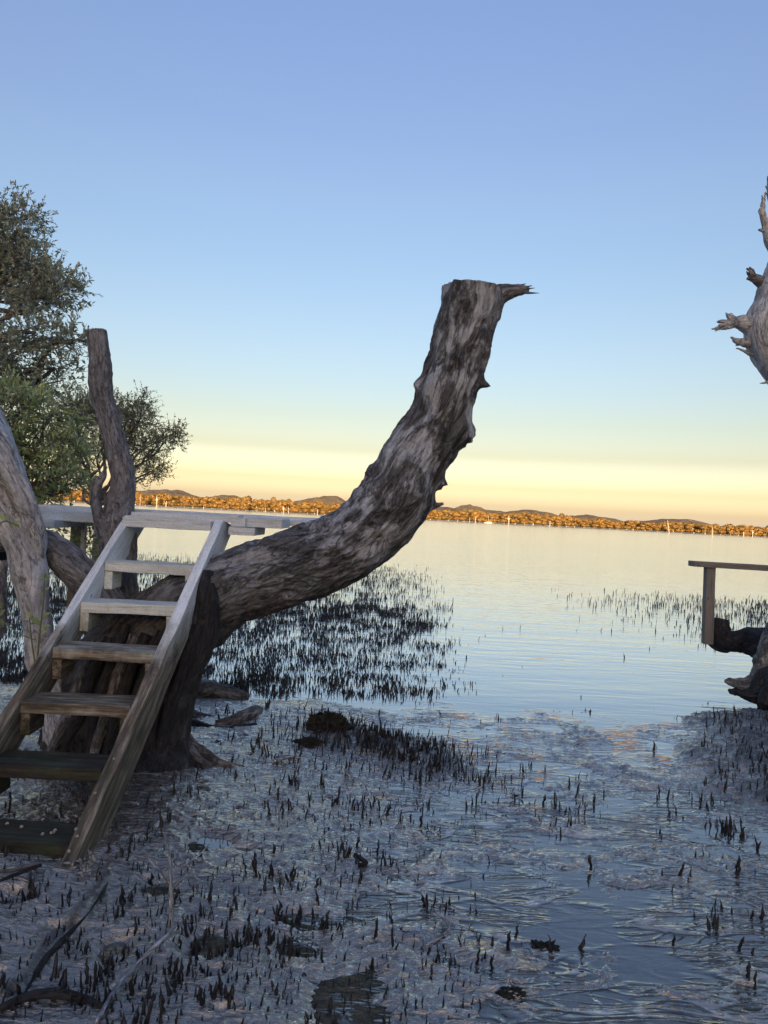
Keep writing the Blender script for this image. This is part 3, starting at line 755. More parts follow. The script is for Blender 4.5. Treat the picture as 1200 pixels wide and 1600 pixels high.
for k in range(1, 7):
    a, b = nose(k, -1), nose(k, 1); a[0] += .003; b[0] -= .003
    th, dp = (.062, .235)
    tilt = np.array([0, 0, random.uniform(-.004, .004)])
    o = [np.array([0, .004 if k > 0 else 0, 0]), np.array([0, .004, -th]), np.array([0, dp, -th]), np.array([0, dp, 0])]
    lumber('tread', [a + q + tilt for q in o] + [b + q - tilt for q in o], M['tread'], stairs, jit=.0015, bev=.005, seg=.1)
    for side in (-1, 1):
        c = nose(k, side); s_ = 1 if side < 0 else -1
        x0 = c[0] + s_ * .003; x1 = c[0] + s_ * .055
        y0 = c[1] + .012; y1 = c[1] + .19; z1 = c[2] - th - .003; z0 = z1 - .115
        lumber('cleat', [(x0, y0, z0), (x1, y0, z0), (x1, y0, z1), (x0, y0, z1), (x0, y1, z0), (x1, y1, z0), (x1, y1, z1), (x0, y1, z1)], M['tread'], stairs, bev=.003)
# top riser board between the stringers
a, b = nose(-.05, -1), nose(-.05, 1); zt = P(266, 811, 5.23)[2]
a = np.array([a[0] - .03, 5.235, P(200, 808, 5.23)[2]]); b = np.array([b[0] - .002, 5.235, P(333, 815, 5.23)[2]])
o = [np.array([0, 0, 0]), np.array([0, 0, -.066]), np.array([0, .13, -.066]), np.array([0, .13, 0])]
lumber('tread', [a + q for q in o] + [b + q for q in o], M['deck'], stairs, bev=.005, seg=.1)

# ---- plank platform
plat = empty('plank_platform', 'weathered grey plank platform level with the horizon behind the stairs', 'platform')
def plank_px(x0, x1, yA, yB, d0, d1, th, name='plank', mat=None):
    """level plank whose front top edge is seen at (x0,yA)-(x1,yB) at depth d0 and reaches back to d1"""
    a, b = P(x0, yA, d0), P(x1, yB, d0)
    o = [np.array([0, 0, 0]), np.array([0, 0, -th]), np.array([0, d1 - d0, -th + .0]), np.array([0, d1 - d0, 0])]
    return lumber(name, [a + q for q in o] + [b + q for q in o], mat or M['deck'], plat, jit=.002, bev=.004, seg=.25)
plank_px(56, 186, 797, 803.5, 5.62, 5.80, .072)
plank_px(56, 505, 792.5, 815.0, 5.81, 5.99, .045)
plank_px(58, 500, 790.8, 812.6, 6.0, 6.19, .045)
plank_px(60, 502, 789.2, 811.2, 6.2, 6.38, .045)
plank_px(60, 500, 787.8, 809.6, 6.39, 6.58, .045)
plank_px(205, 372, 799.5, 807.5, 5.38, 5.56, .045)
plank_px(207, 372, 797.0, 805.5, 5.57, 5.79, .045)
plank_px(384, 441, 808.5, 811.5, 5.35, 5.79, .066)
plank_px(361, 384, 808.5, 809.5, 5.30, 5.5, .062, 'block')
plank_px(357, 398, 823, 825.5, 5.28, 5.75, .055, 'bearer')
plank_px(64, 84, 812, 813, 5.45, 6.5, .055, 'bearer')
def post(px, y0, y1, d, w, mat=None, parent=plat, name='post', lean=0.0):
    t, b = P(px, y0, d), P(px, y1, d); b = np.array([t[0] + lean, t[1], b[2]])
    return board(name, b, t, (1, 0, 0), (0, 1, 0), w, w, mat or M['pile'], parent, seg=.3)
post(122, 814, 950, 6.3, .085); post(132, 815, 955, 5.9, .035, M['deck'])

# ------------------------------------------------------------------ leaning cut trunk
def px_path(L, f=1.0):
    return [(*P(x, y, d), r / FPX * d * f) for (x, y, d, r) in L]
log = empty('leaning_mangrove_trunk', 'massive dead mangrove trunk bending up to a sawn-off top with a splintered spur', 'dead tree')
Lg = [(150, 1175, 5.0, 84), (170, 1095, 5.05, 84), (222, 1022, 5.1, 80), (285, 965, 5.15, 68), (338, 932, 5.15, 60), (375, 913, 5.15, 56), (440, 890, 5.1, 56), (510, 868, 5.05, 56),
      (562, 838, 5.0, 55), (608, 795, 4.95, 55), (638, 742, 4.9, 51), (661, 694, 4.88, 48), (684, 650, 4.85, 45), (702, 600, 4.83, 46), (713, 565, 4.82, 43), (722, 525, 4.8, 44), (734, 486, 4.8, 43), (739, 452, 4.8, 45)]
kn = [(*P(583, 740, 4.9), .06, .035), (*P(655, 600, 4.83), .04, .022), (*P(752, 598, 4.82), .03, .05), (*P(724, 680, 4.86), .07, .045), (*P(722, 660, 4.83), .04, .03),
      (*P(684, 755, 4.9), .035, .07), (*P(680, 790, 4.93), .04, .045), (*P(640, 770, 4.72), .1, .03), (*P(600, 800, 4.72), .08, -.03), (*P(520, 850, 4.83), .12, .03), (*P(480, 830, 5.0), .08, .025),
      (*P(415, 850, 4.95), .1, .03), (*P(560, 880, 4.85), .1, .02), (*P(700, 625, 4.62), .05, .02), (*P(690, 660, 4.65), .05, -.02)]
tr = tube(px_path(Lg), .012, 170, bark_disp(.013, .03, 12, 2.0, kn), cap=(True, True))
tubes_obj('trunk', [tr], M['log'], log)
# torn spur on the right of the sawn top
sp = [tube(px_path([(746, 530, 4.8, 18), (757, 488, 4.79, 26), (778, 462, 4.78, 17), (800, 455, 4.78, 10), (815, 453, 4.78, 7), (826, 452, 4.78, 2)]), .01, 20, bark_disp(.006, .01, 25))]
for (x, y, x1, y1, r) in [(800, 452, 832, 446, 4), (805, 455, 843, 458, 3), (795, 450, 822, 443, 4), (798, 458, 828, 452, 4), (806, 450, 836, 450, 2.5)]:
    sp.append(tube(px_path([(x - 12, y + 2, 4.78, r * 1.2), (x, y, 4.77, r), ((x + x1) / 2, (y + y1) / 2 + 1, 4.77, r * .7), (x1, y1, 4.77, .3)]), .01, 6))
tubes_obj('splintered_spur', sp, M['pole_bark'], log)
for (x, y, x1, y1, r, d) in [(748, 600, 757, 597, 4, 4.82), (682, 757, 694, 748, 5, 4.88), (680, 790, 693, 787, 4, 4.93), (724, 655, 729, 650, 3, 4.83)]:
    tubes_obj('branch_stub', [tube(px_path([(x - 12, y + 2, d, r * 1.8), (x, y, d, r * 1.2), (x1, y1, d, r * .5)]), .006, 10, bark_disp(.004, .004, 40))], M['pole_bark'], log)
# the stout root leg under it
kl = [(*P(330, 940, 4.85), .05, .02)]
tubes_obj('root_leg', [tube(px_path([(318, 900, 4.98, 20), (318, 935, 4.9, 24), (313, 985, 4.86, 27), (294, 1035, 4.84, 27), (274, 1085, 4.82, 30), (264, 1130, 4.8, 32), (258, 1165, 4.78, 42), (252, 1195, 4.76, 62), (250, 1222, 4.76, 84)]),
                            .012, 90, bark_disp(.006, .012, 18, 5, kl))], M['black_root'], log)
def root(pts, d0=None, mat='root', parent=log, seg=14, amp=.008, name='root'):
    """a root creeping over the mud; points are photo positions on the ground, r in photo pixels, lift in metres"""
    L = []
    for (x, y, r, lift) in pts:
        g = G(x, y, lift + .02); L.append((*g, r / FPX * g[1]))
    return tubes_obj(name, [tube(L, .02, seg, bark_disp(.003, amp, 25, random.random() * 9))], M[mat], parent)
root([(282, 1135, 8, .22), (300, 1162, 7, .10), (322, 1178, 6, .05), (345, 1192, 5, .03), (372, 1196, 3, .015), (395, 1205, 2, .0)])
root([(285, 1150, 8, .16), (305, 1180, 6, .06), (325, 1195, 5, .03), (342, 1203, 3, .0)])
root([(275, 1165, 9, .12), (290, 1188, 7, .04), (315, 1203, 4, .01), (332, 1208, 2, .0)], mat='black_root')
root([(235, 1180, 12, .1), (220, 1200, 8, .02), (190, 1212, 6, .0)], mat='black_root')
root([(290, 1078, 18, .06), (320, 1076, 15, .07), (348, 1080, 12, .05), (370, 1086, 10, .03), (388, 1089, 6, .01)])
root([(280, 1108, 10, .05), (300, 1117, 9, .03), (325, 1120, 5, .01), (340, 1122, 2, .0)])
root([(338, 1134, 8, .0), (362, 1128, 9, .02), (385, 1117, 10, .04), (400, 1110, 8, .03), (408, 1108, 3, .02)])
root([(300, 1130, 7, .02), (340, 1140, 6, .0), (400, 1134, 4, .0)], mat='black_root')
# tangled lower roots seen dark between the treads
for q in range(9):
    x0 = 110 + q * 20 + random.uniform(-8, 8)
    tubes_obj('root', [tube(px_path([(x0 + 40, 985 + random.uniform(-15, 20), 4.75, 8), (x0 + 15, 1050, 4.7, 9), (x0 - 5, 1115, 4.68, 10), (x0 - 20 + random.uniform(-20, 20), 1190, 4.62, 8), (x0 - 25, 1215, 4.6, 7)]), .03, 12, bark_disp(.003, .012, 20, q))], M['root' if q % 3 == 0 else 'black_root'], log)

# ------------------------------------------------------------------ thick grey trunk at left with its fork
fork = empty('forked_mangrove_trunk', 'thick smooth grey mangrove trunk leaning at the left edge, forked beside the platform', 'tree trunk')
tubes_obj('trunk', [tube(px_path([(-110, 560, 4.7, 46), (-50, 650, 4.72, 46), (-16, 730, 4.75, 47), (10, 790, 4.78, 38), (36, 850, 4.8, 27), (48, 910, 4.8, 25), (58, 970, 4.82, 22), (68, 1030, 4.85, 24), (90, 1090, 4.85, 26), (110, 1160, 4.85, 40), (115, 1200, 4.85, 60)]),
                         .015, 110, bark_disp(.004, .012, 9, 1, [(*P(35, 860, 4.6), .05, .015), (*P(38, 876, 4.65), .02, .015)]))], M['grey_bark'], fork)
tubes_obj('stem', [tube(px_path([(-60, 640, 4.6, 30), (-10, 700, 4.62, 32), (20, 750, 4.66, 22), (46, 800, 4.72, 16), (58, 840, 4.76, 14), (62, 875, 4.8, 8)]), .015, 50, bark_disp(.006, .012, 16, 3))], M['grey_bark'], fork)
tubes_obj('limb', [tube(px_path([(48, 838, 4.85, 16), (78, 852, 4.9, 21), (105, 874, 4.95, 26), (135, 905, 5.0, 27), (165, 940, 5.03, 28), (185, 985, 5.05, 34), (190, 1040, 5.1, 45)]), .015, 64, bark_disp(.006, .014, 12, 7, [(*P(72, 850, 4.85), .05, .012)]))], M['pole_bark'], fork)
tubes_obj('limb', [tube(px_path([(30, 830, 5.0, 20), (0, 838, 5.05, 24), (-60, 850, 5.1, 28), (-160, 880, 5.2, 40)]), .02, 40, bark_disp(.006, .012, 12, 9))], M['log'], fork)
tubes_obj('limb', [tube(px_path([(20, 862, 5.4, 14), (-20, 858, 5.45, 18), (-80, 860, 5.5, 22)]), .02, 30, bark_disp(.006, .012, 12, 4))], M['black_root'], fork)

# ------------------------------------------------------------------ cut pole-like trunk behind the stairs
pole = empty('cut_pole_trunk', 'slender dark mangrove stem sawn off flat at the top, beside the platform', 'dead tree')
tubes_obj('trunk', [tube(px_path([(195, 1040, 5.35, 30), (195, 960, 5.38, 24), (190, 900, 5.4, 23), (184, 845, 5.42, 28), (186, 795, 5.43, 23), (192, 752, 5.43, 17.5), (184, 705, 5.43, 17), (170, 655, 5.43, 16), (159, 612, 5.43, 17.5), (157, 565, 5.43, 16), (151, 517, 5.43, 14.5)]),
                         .012, 80, bark_disp(.005, .010, 20, 12, [(*P(138, 598, 5.43), .02, .02), (*P(177, 588, 5.4), .015, .018), (*P(203, 720, 5.4), .03, .012)]))], M['pole_bark'], pole)
tubes_obj('branch_stub', [tube(px_path([(168, 835, 5.36, 13), (155, 808, 5.34, 9), (148, 780, 5.33, 8), (152, 757, 5.33, 7), (160, 745, 5.34, 5), (165, 733, 5.34, 1.5)]), .012, 24, bark_disp(.004, .008, 30, 2))], M['pole_bark'], pole)
tubes_obj('branch_stub', [tube(px_path([(172, 800, 5.4, 4), (165, 778, 5.4, 3), (160, 765, 5.4, 1.5)]), .012, 8)], M['pole_bark'], pole)
tubes_obj('twig', [tube(px_path([(146, 790, 5.33, 2.5), (134, 783, 5.33, 2), (129, 772, 5.33, 1.5), (133, 762, 5.33, .8)]), .012, 6)], M['pole_bark'], pole)

# ------------------------------------------------------------------ dead tree at the right edge
dead = empty('dead_tree', 'bleached dead tree with jagged broken branch stubs at the right edge', 'dead tree')
DR = 7.6
tubes_obj('trunk', [tube(px_path([(1262, 1085, DR, 50), (1268, 1040, DR, 40), (1300, 900, DR, 40), (1312, 760, DR, 42), (1284, 660, DR, 42), (1240, 580, DR, 42), (1208, 520, DR, 42), (1213, 465, DR, 30), (1226, 400, DR, 20), (1222, 340, DR, 16), (1236, 270, DR, 10)]),
                         .03, 80, bark_disp(.006, .025, 14, 8))], M['dead_wood'], dead)
def jag(base, tips, mat='dead_wood', name='broken_branch'):
    parts = [tube(px_path(base), .015, 20, bark_disp(.004, .012, 20, random.random() * 5))]
    ex = base[-1]
    for (x, y, r) in tips:
        for u in range(3):
            jx, jy = random.gauss(0, r * .55), random.gauss(0, r * .55); k_ = random.uniform(.55, 1.0) if u else 1.0; dd = random.gauss(0, .015)
            tx, ty = ex[0] + (x - ex[0]) * k_ + jx * .4 * (u > 0), ex[1] + (y - ex[1]) * k_ + jy * .7 * (u > 0)
            parts.append(tube(px_path([((base[-2][0] + ex[0]) / 2, (base[-2][1] + ex[1]) / 2, DR, r * .9), (ex[0] * .6 + tx * .4 + jx * .5, ex[1] * .6 + ty * .4 + jy * .5, DR + dd, r * .62), (ex[0] * .2 + tx * .8 + jx * .4, ex[1] * .2 + ty * .8 + jy * .3, DR + dd, r * .38), (tx, ty, DR + dd, .3)]), .012, 7, bark_disp(.006, .006, 45, random.random() * 9)))
    tubes_obj(name, parts, M[mat], dead)
jag([(1190, 515, DR, 26), (1172, 508, DR, 15), (1158, 504, DR, 11), (1150, 505, DR, 8)], [(1111, 514, 6), (1134, 488, 6), (1122, 508, 7), (1128, 516, 5), (1120, 503, 5), (1117, 517, 3)])
jag([(1185, 530, DR, 16), (1166, 535, DR, 8), (1157, 534, DR, 5)], [(1141, 527, 5), (1149, 540, 3)])
jag([(1190, 560, DR, 10), (1180, 555, DR, 5)], [(1150, 544, 3), (1162, 548, 3)])
jag([(1225, 470, DR, 14), (1198, 447, DR, 10), (1184, 437, DR, 8), (1178, 434, DR, 6)], [(1166, 419, 4), (1168, 438, 6), (1172, 417, 4), (1176, 420, 4)], 'pole_bark')
jag([(1222, 400, DR, 12), (1204, 375, DR, 9), (1196, 355, DR, 5), (1192, 335, DR, 4)], [(1185, 328, 3), (1191, 305, 3.5), (1196, 300, 2)])
jag([(1200, 366, DR, 6), (1194, 362, DR, 4)], [(1184, 359, 3)])
jag([(1222, 345, DR, 8), (1206, 318, DR, 5), (1201, 300, DR, 4)], [(1199, 275, 3), (1196, 290, 2)])
tubes_obj('thorn', [tube(px_path([(1200, 596, DR, 3), (1195, 598, DR, 2), (1187, 599, DR, .4)]), .01, 6)], M['dead_wood'], dead)
def froot(pts, mat='black_root'):
    L = [(*P(x, y, d), r / FPX * d) for (x, y, d, r) in pts]
    tubes_obj('root', [tube(L, .015, 50, bark_disp(.016, .045, 14, random.random() * 9))], M[mat], dead)
froot([(1292, 900, 7.6, 26), (1262, 960, 7.58, 32), (1225, 1010, 7.5, 34), (1195, 1055, 7.4, 22), (1165, 1068, 7.4, 11), (1132, 1064, 7.5, 3)], 'root')
froot([(1290, 930, 7.6, 26), (1255, 1010, 7.5, 30), (1212, 1062, 7.3, 25), (1180, 1085, 7.2, 14), (1150, 1080, 7.3, 7), (1140, 1077, 7.3, 3)])
froot([(1290, 960, 7.6, 30), (1250, 1030, 7.4, 32), (1222, 1075, 7.1, 26), (1200, 1110, 7.0, 16)])
tubes_obj('limb', [tube(px_path([(1122, 966, 8.42, 11), (1120, 987, 8.4, 18), (1132, 1002, 8.36, 17), (1165, 1003, 8.3, 20), (1195, 1012, 8.1, 24), (1240, 1035, 7.8, 34), (1262, 1050, 7.6, 36)]), .02, 54, bark_disp(.012, .04, 12, 6, [(*P(1122, 975, 8.4), .07, .05)]))], M['black_root'], dead)
tubes_obj('limb', [tube(px_path([(1167, 986, 8.6, 4), (1180, 988, 8.6, 7), (1205, 990, 8.5, 9), (1260, 1010, 8.2, 14)]), .03, 24, bark_disp(.006, .03, 12, 3))], M['black_root'], dead)

# rail whose post stands on the low black limb
rail = empty('plank_rail', 'single grey plank rail on a square post standing on the low black limb at right', 'rail')
D7 = 8.3
a, b = P(1080, 880.5, D7), P(1330, 896, D7)
board('plank', a, b, (0, 1, 0), (0, 0, 1), .17, .06, M['pile'], rail, seg=.3)
tp, bt = P(1109, 885, D7), P(1105, 1006, D7); bt[1] = D7
board('post', bt, tp, (1, 0, 0), (0, 1, 0), .098, .09, M['pile'], rail, seg=.2)
tp2, bt2 = P(1300, 896, D7), P(1292, 1040, D7); board('post', bt2, tp2, (1, 0, 0), (0, 1, 0), .122, .122, M['pile'], rail, seg=.2)

# ------------------------------------------------------------------ markers far out on the water
def marker(x, y0, y1, wpx, d, label, cat='post', mat='white', topmark=False, x1=None):
    t, b = P(x, y0, d), P(x1 if x1 else x, y1, d); b = np.array([b[0], d, -.4]); w = .62 * wpx / FPX * d * .8
    o = empty('channel_marker', label, cat, 'channel markers on the water')
    tubes_obj('pole', [tube([(*b, w * .55), (*(b * .5 + t * .5), w * .5), (*t, w * .4)], 1.0 if d > 100 else .3, 8)], M[mat], o)
    if topmark:
        c = t - (t - b) * .35
        board('board', c - np.array([0, .1, w * 1.5]), c + np.array([0, -.1, w * 1.5]), (1, 0, 0), (0, 1, 0), w * 1.7, w * .3, M[mat], o, bev=0)
marker(219, 774, 789, 1.6, 470, 'short white marker post just right of the cut pole trunk')
marker(245, 775, 791, 2.6, 460, 'tall white marker post seen above the head of the stairs', topmark=True)
marker(415, 793, 799, 1.4, 460, 'left of two small white posts off the far trees above the platform')
marker(443, 791, 802, 2.2, 450, 'right and taller of two white posts off the far trees above the platform', topmark=True)
marker(496, 796, 806, 2.0, 400, 'white marker post just left of where the leaning trunk crosses the platform')
marker(734, 808, 813, 1.6, 470, 'leftmost tiny white post right of the leaning trunk')
marker(743, 808, 814, 2.0, 470, 'small white post second from the leaning trunk')
marker(795, 806, 818, 2.2, 440, 'slim pinkish marker post before the dark far trees', topmark=True)
marker(1043, 813, 831, 2.2, 330, 'tall leaning white marker post well out on the water', x1=1046)
marker(1113, 823, 842, 2.0, 240, 'tall white marker post with a dark foot, nearest of the markers')
marker(1162, 831, 837, 2.6, 450, 'stubby white post near the right end of the far shore')
marker(1176, 828, 838, 1.8, 450, 'slim dull marker post at the right end of the far shore', mat='dead_wood', topmark=True)
marker(1000, 838, 842, 2.6, 190, 'small dark stump poking out of the water left of the leaning marker', mat='pneu')
o = empty('sailing_boat', 'tiny moored boat with a white mast before the dark far trees', 'boat')
c = P(763, 815, 430)
hull = [tube([(c[0] - 2.4, 430, .25, .2), (c[0] - 1.2, 430, .3, .7), (c[0] + .8, 430, .3, .8), (c[0] + 2.2, 430, .35, .5)], .3, 10)]
tubes_obj('hull', hull, M['white'], o); tubes_obj('mast', [tube([(c[0], 430, .3, .12), (c[0], 430, P(763, 806, 430)[2], .07)], 1, 6)], M['white'], o)

# ------------------------------------------------------------------ breathing roots
def peg(h, r, seed, seg=7, n=6):
    r_ = np.random.default_rng(seed); b = r_.normal(size=2) * .10 * h; k = []
    for i in range(n):
        t = i / (n - 1); rr = r * (1.15 - .65 * t + .16 * r_.normal() * (0 < i < n - 1)) if i < n - 1 else r * .22
        w = r_.normal(size=2) * r * .28
        k.append((b[0] * t * t + w[0], b[1] * t * t + w[1], -.03 + (h + .03) * t, max(rr, r * .2)))
    return k
def peg_vf(k, seg):
    k = np.array(k); th = np.arange(seg) / seg * 2 * math.pi
    V = np.concatenate([np.stack([q[0] + q[3] * np.cos(th), q[1] + q[3] * np.sin(th), np.full(seg, q[2])], -1) for q in k] + [np.array([[k[-1][0], k[-1][1], k[-1][2] + .2 * k[-1][3]]])])
    n = len(k); F = []
    for i in range(n - 1):
        for j in range(seg): F.append((i * seg + j, i * seg + (j + 1) % seg, (i + 1) * seg + (j + 1) % seg, (i + 1) * seg + j))
    top = n * seg
    for j in range(0, seg - 1, 2): F.append(((n - 1) * seg + j, (n - 1) * seg + (j + 1) % seg, (n - 1) * seg + (j + 2) % seg, top))
    return V, np.array(F)
# -- the nearest ones, each an object of its own
pegm = []
for s_ in range(14):
    V, F = peg_vf(peg(1.0 * .08, .0062 * (.8 + .5 * random.random()), 200 + s_, 7, 7), 8)
    me = mesh_np('breathing_root', V, F); me.materials.append(M['pneu']); pegm.append(me)
def density(px, py):
    """how thickly roots stand at photo position px, py in the near part (0..1)"""
    d = .17 if px < 620 else .055
    bl_ = [(560, 1180, 130, 45, 1.0), (620, 1230, 90, 40, .9), (470, 1230, 120, 50, .55), (400, 1160, 110, 40, .6), (520, 1310, 70, 60, .9), (440, 1420, 80, 60, .45), (330, 1470, 150, 70, .5), (280, 1520, 120, 60, .5),
           (130, 1245, 120, 30, .8), (270, 1260, 60, 60, .45), (1150, 1230, 90, 60, 1.0), (1110, 1340, 70, 70, .5), (780, 1400, 30, 20, .8), (700, 1260, 120, 60, .35), (120, 1570, 140, 40, .4), (1000, 1300, 160, 80, .2), (90, 1400, 80, 50, .3), (640, 1460, 120, 60, .2)]
    for (x, y, a, b, w) in bl_: d += w * math.exp(-((px - x) / a) ** 2 - ((py - y) / b) ** 2)
    return min(1, d)
near = []; tries = 0; rr_ = random.Random(5)
centres = []
while len(near) < 1150 and tries < 60000:
    tries += 1
    if centres and rr_.random() < .5:
        c = rr_.choice(centres); x, y = c[0] + rr_.gauss(0, .05), c[1] + rr_.gauss(0, .035)
    else:
        px, py = rr_.uniform(-60, 1260), 1090 + 560 * rr_.random() ** .85
        if rr_.random() > density(px, py): continue
        g = G(px, py, .01); x, y = g[0], g[1]; centres.append((x, y)); centres = centres[-60:]
    if y < 1.9 or y > 6.9: continue
    if abs(x - (-1.25)) < .05 and 3.0 < y < 5: continue
    near.append((x, y))
def label_for(x, y, h):
    px, py = seen_at((x, y, .02)); tall = 'upright' if h >= .048 else 'stubby'
    if px < 175 and 1150 < py < 1345: w = 'in the shaded mud under the stairs'
    elif px > 1050 and py < 1290: w = 'on the dark mud bank under the rail at the right edge'
    elif px < 200 and py > 1345: w = 'in the shadowed mud before the foot of the stairs'
    elif px < 370 and py > 1290: w = 'around the bare dead sapling in the near mud'
    elif px < 430 and py < 1290: w = 'in the grey mud between the stairs and the mossy clump'
    elif px < 720 and py < 1270: w = 'on the dark debris bank beside the mossy clump'
    elif px < 620 and py < 1400: w = 'in the open mud just below the debris bank'
    elif px < 620: w = 'round the brown puddle at the bottom, left of centre'
    elif py < 1300: w = 'in the ripples right of the debris bank'
    elif px < 900: w = 'among the pools around the bent stick'
    else: w = 'among the ridged pools in the lower right corner'
    return tall + ' black breathing root ' + w, tall + ' breathing roots ' + w
info = []
for (x, y) in near:
    h = rr_.choice([.022, .03, .038, .045, .055, .065, .075]) * rr_.uniform(.6, 1.1)
    if rr_.random() < .06: h *= 1.5
    dcl = math.exp(-((x - .05) / .7) ** 2 - ((y - 5.3 + .5 * x) / .5) ** 2); h *= 1 + .5 * dcl
    info.append((h / y, x, y, h))
info.sort(reverse=True)
zz_ = mud_h(np.array([q[1] for q in info]), np.array([q[2] for q in info]))[0]
for q, (_, x, y, h) in enumerate(info[:300]):
    lab, grp = label_for(x, y, h)
    o = bpy.data.objects.new('breathing_root', pegm[q % 14]); COL.objects.link(o); tag(o, lab, 'root', grp)
    s_ = h / .08; t_ = min(1.6, max(.7, s_ ** .5)) * rr_.uniform(.85, 1.45)
    o.location = (x, y, float(zz_[q])); o.scale = (t_, t_, s_); o.rotation_euler = (rr_.gauss(0, .10), rr_.gauss(0, .10), rr_.random() * 6.28)
# -- all the others, one mass
def peg_field(pts, name, label):
    N = len(pts); pts = np.array(pts); z = mud_h(pts[:, 0], pts[:, 1])[0]
    z = np.maximum(z, -.03)
    tm = [peg_vf(peg(1.0, .14, 300 + k, 5, 4), 4) for k in range(10)]
    Vs, Fs, n = [], [], 0
    for k in range(10):
        sel = np.arange(N) % 10 == k; p = pts[sel]; V, F = tm[k]; V = V.copy(); V[:, 2] = np.maximum(V[:, 2], -.3)
        a = rng.random(len(p)) * 6.28; ca, sa = np.cos(a), np.sin(a); ln = rng.normal(size=(len(p), 2)) * .13
        X = (V[None, :, 0] * ca[:, None] - V[None, :, 1] * sa[:, None]) * p[:, 3:4] + V[None, :, 2] * p[:, 2:3] * ln[:, :1] + p[:, 0:1]
        Y = (V[None, :, 0] * sa[:, None] + V[None, :, 1] * ca[:, None]) * p[:, 3:4] + V[None, :, 2] * p[:, 2:3] * ln[:, 1:] + p[:, 1:2]
        Z = V[None, :, 2] * p[:, 2:3] + z[sel][:, None]
        Vs.append(np.stack([X, Y, Z], -1).reshape(-1, 3)); Fs.append((F[None] + (np.arange(len(p)) * len(V))[:, None, None]).reshape(-1, 4) + n); n += len(p) * len(V)
    o = link(name, mesh_np(name, np.concatenate(Vs), np.concatenate(Fs)), M['pneu']); tag(o, label, None, None, 'stuff')
    return o
pts = []
n_ = 330000
cx_ = rng.uniform(-9, 14, n_); cy_ = 6.6 + 20 * rng.random(n_) ** 1.6
w_ = bed(cx_, cy_) * (.16 + 1.2 * sm(-.2, .35, fbm(cx_ * 2.2, cy_ * 2.2, 1.0, 3))) * np.minimum(1, (cy_ - 6) / 6 + .35)
ok = (rng.random(n_) < w_ * (1.1 + 1.6 * sm(11, 8, cy_))) & (np.abs(cx_) < cy_ * .62 + 1)
hh = (rng.uniform(.02, .075, n_) + .035 * sm(8, 13, cy_)) * (.75 + .5 * rng.random(n_))
thin = rng.random(n_) < .0015
ok = ok | (thin & (cy_ < 12) & (np.abs(cx_) < cy_ * .6))
pts = np.stack([cx_, cy_, hh * np.where(cx_ > 3, 1.1, 1.0), (.03 + hh * .35) * rng.uniform(.5, 1.1, n_)], -1)[ok]
peg_field(pts, 'breathing_root_bed', 'dense bed of black mangrove breathing roots standing in shallow water')
pts = [(x, y, h, h * rr_.uniform(.5, .9)) for (_, x, y, h) in info[300:]]
for q in range(1500):
    # small stubs crowding the debris banks
    if q % 3: x = rr_.gauss(.05, .42); y = 5.4 - .52 * x + rr_.gauss(0, .24)
    else: y = rr_.uniform(4.6, 6.9); x = 2.75 + .33 * (y - 5.8) + rr_.uniform(-.2, 1.1)
    h = rr_.uniform(.02, .08); pts.append((x, y, h, h * rr_.uniform(.3, .7)))
for q in range(1500):
    px, py = rr_.uniform(-30, 760), 1110 + 500 * rr_.random() ** .8
    if rr_.random() > .35 + density(px, py): continue
    g = G(px, py, .01); h = rr_.uniform(.012, .04); pts.append((g[0], g[1], h, rr_.uniform(.016, .03)))
peg_field(pts, 'small_breathing_roots', 'many small black root stubs crowding the debris banks and near mud')
print('bed', ok.sum(), 'near', len(info))

# ------------------------------------------------------------------ small things
# nail heads on the outer face of the stairs
for k in range(1, 6):
    for (dy, dz) in ((.07, -.035), (.15, -.03)):
        c = nose(k, 1) + np.array([.0665, dy, dz])
        V, F, A = tube([(c[0] - .004, c[1], c[2], .0035), (c[0] + .0005, c[1], c[2], .0035)], .002, 8)
        link('nail_head', mesh_np('nail_head', V, F, True, {'bk': A}), M['hole'], stairs)
# snails on the stairs
def ray(x, y, p0, n):
    d = RT * (x - 600) + UP * (800 - y) + FW * FPX; t = (p0 - CP).dot(n) / d.dot(n); return CP + d * t
sl = []
for i in range(26):
    t = i / 25; a = t * 11; R = .0040 * (1 - t) + .0002
    sl.append((R * math.cos(a), R * math.sin(a), .0035 + .007 * t, .0040 * (1 - t) + .0004))
sv = tube(sl, .0012, 10, cap=(True, True)); snail_me = mesh_np('snail_shell', sv[0], sv[1]); snail_me.materials.append(M['shell'])
al = nose(0, 1) - nose(5, 1); al /= np.linalg.norm(al); nf = np.cross([1, 0, 0], al)
on_face = [(177, 1187), (150, 1241), (118, 1297), (122, 1308), (107, 1331)]
on_t6 = [(68, 1282), (83, 1300), (79, 1303), (106, 1281), (118, 1277), (12, 1288), (33, 1292), (66, 1303), (87, 1298)]
words = ['highest', 'second', 'third', 'fourth', 'lowest']
for j, (x, y) in enumerate(on_face):
    c = ray(x, y, nose(0, 1), nf); o = link('snail', snail_me); o.location = c; o.scale = (1.25,) * 3; o.rotation_euler = (.9, random.uniform(-.6, .6), random.uniform(0, 6))
    tag(o, words[j] + ' of the five pale snails on the slanting right side beam of the stairs', 'snail', 'snails on the stairs')
wd = ['left of the close pair at mid tread', 'upper right in the front cluster', 'lower right in the front cluster', 'left of the pair beside the right side beam', 'nearest the right side beam', 'leftmost of all', 'second from the left edge', 'left end of the front cluster', 'right end of the front cluster']
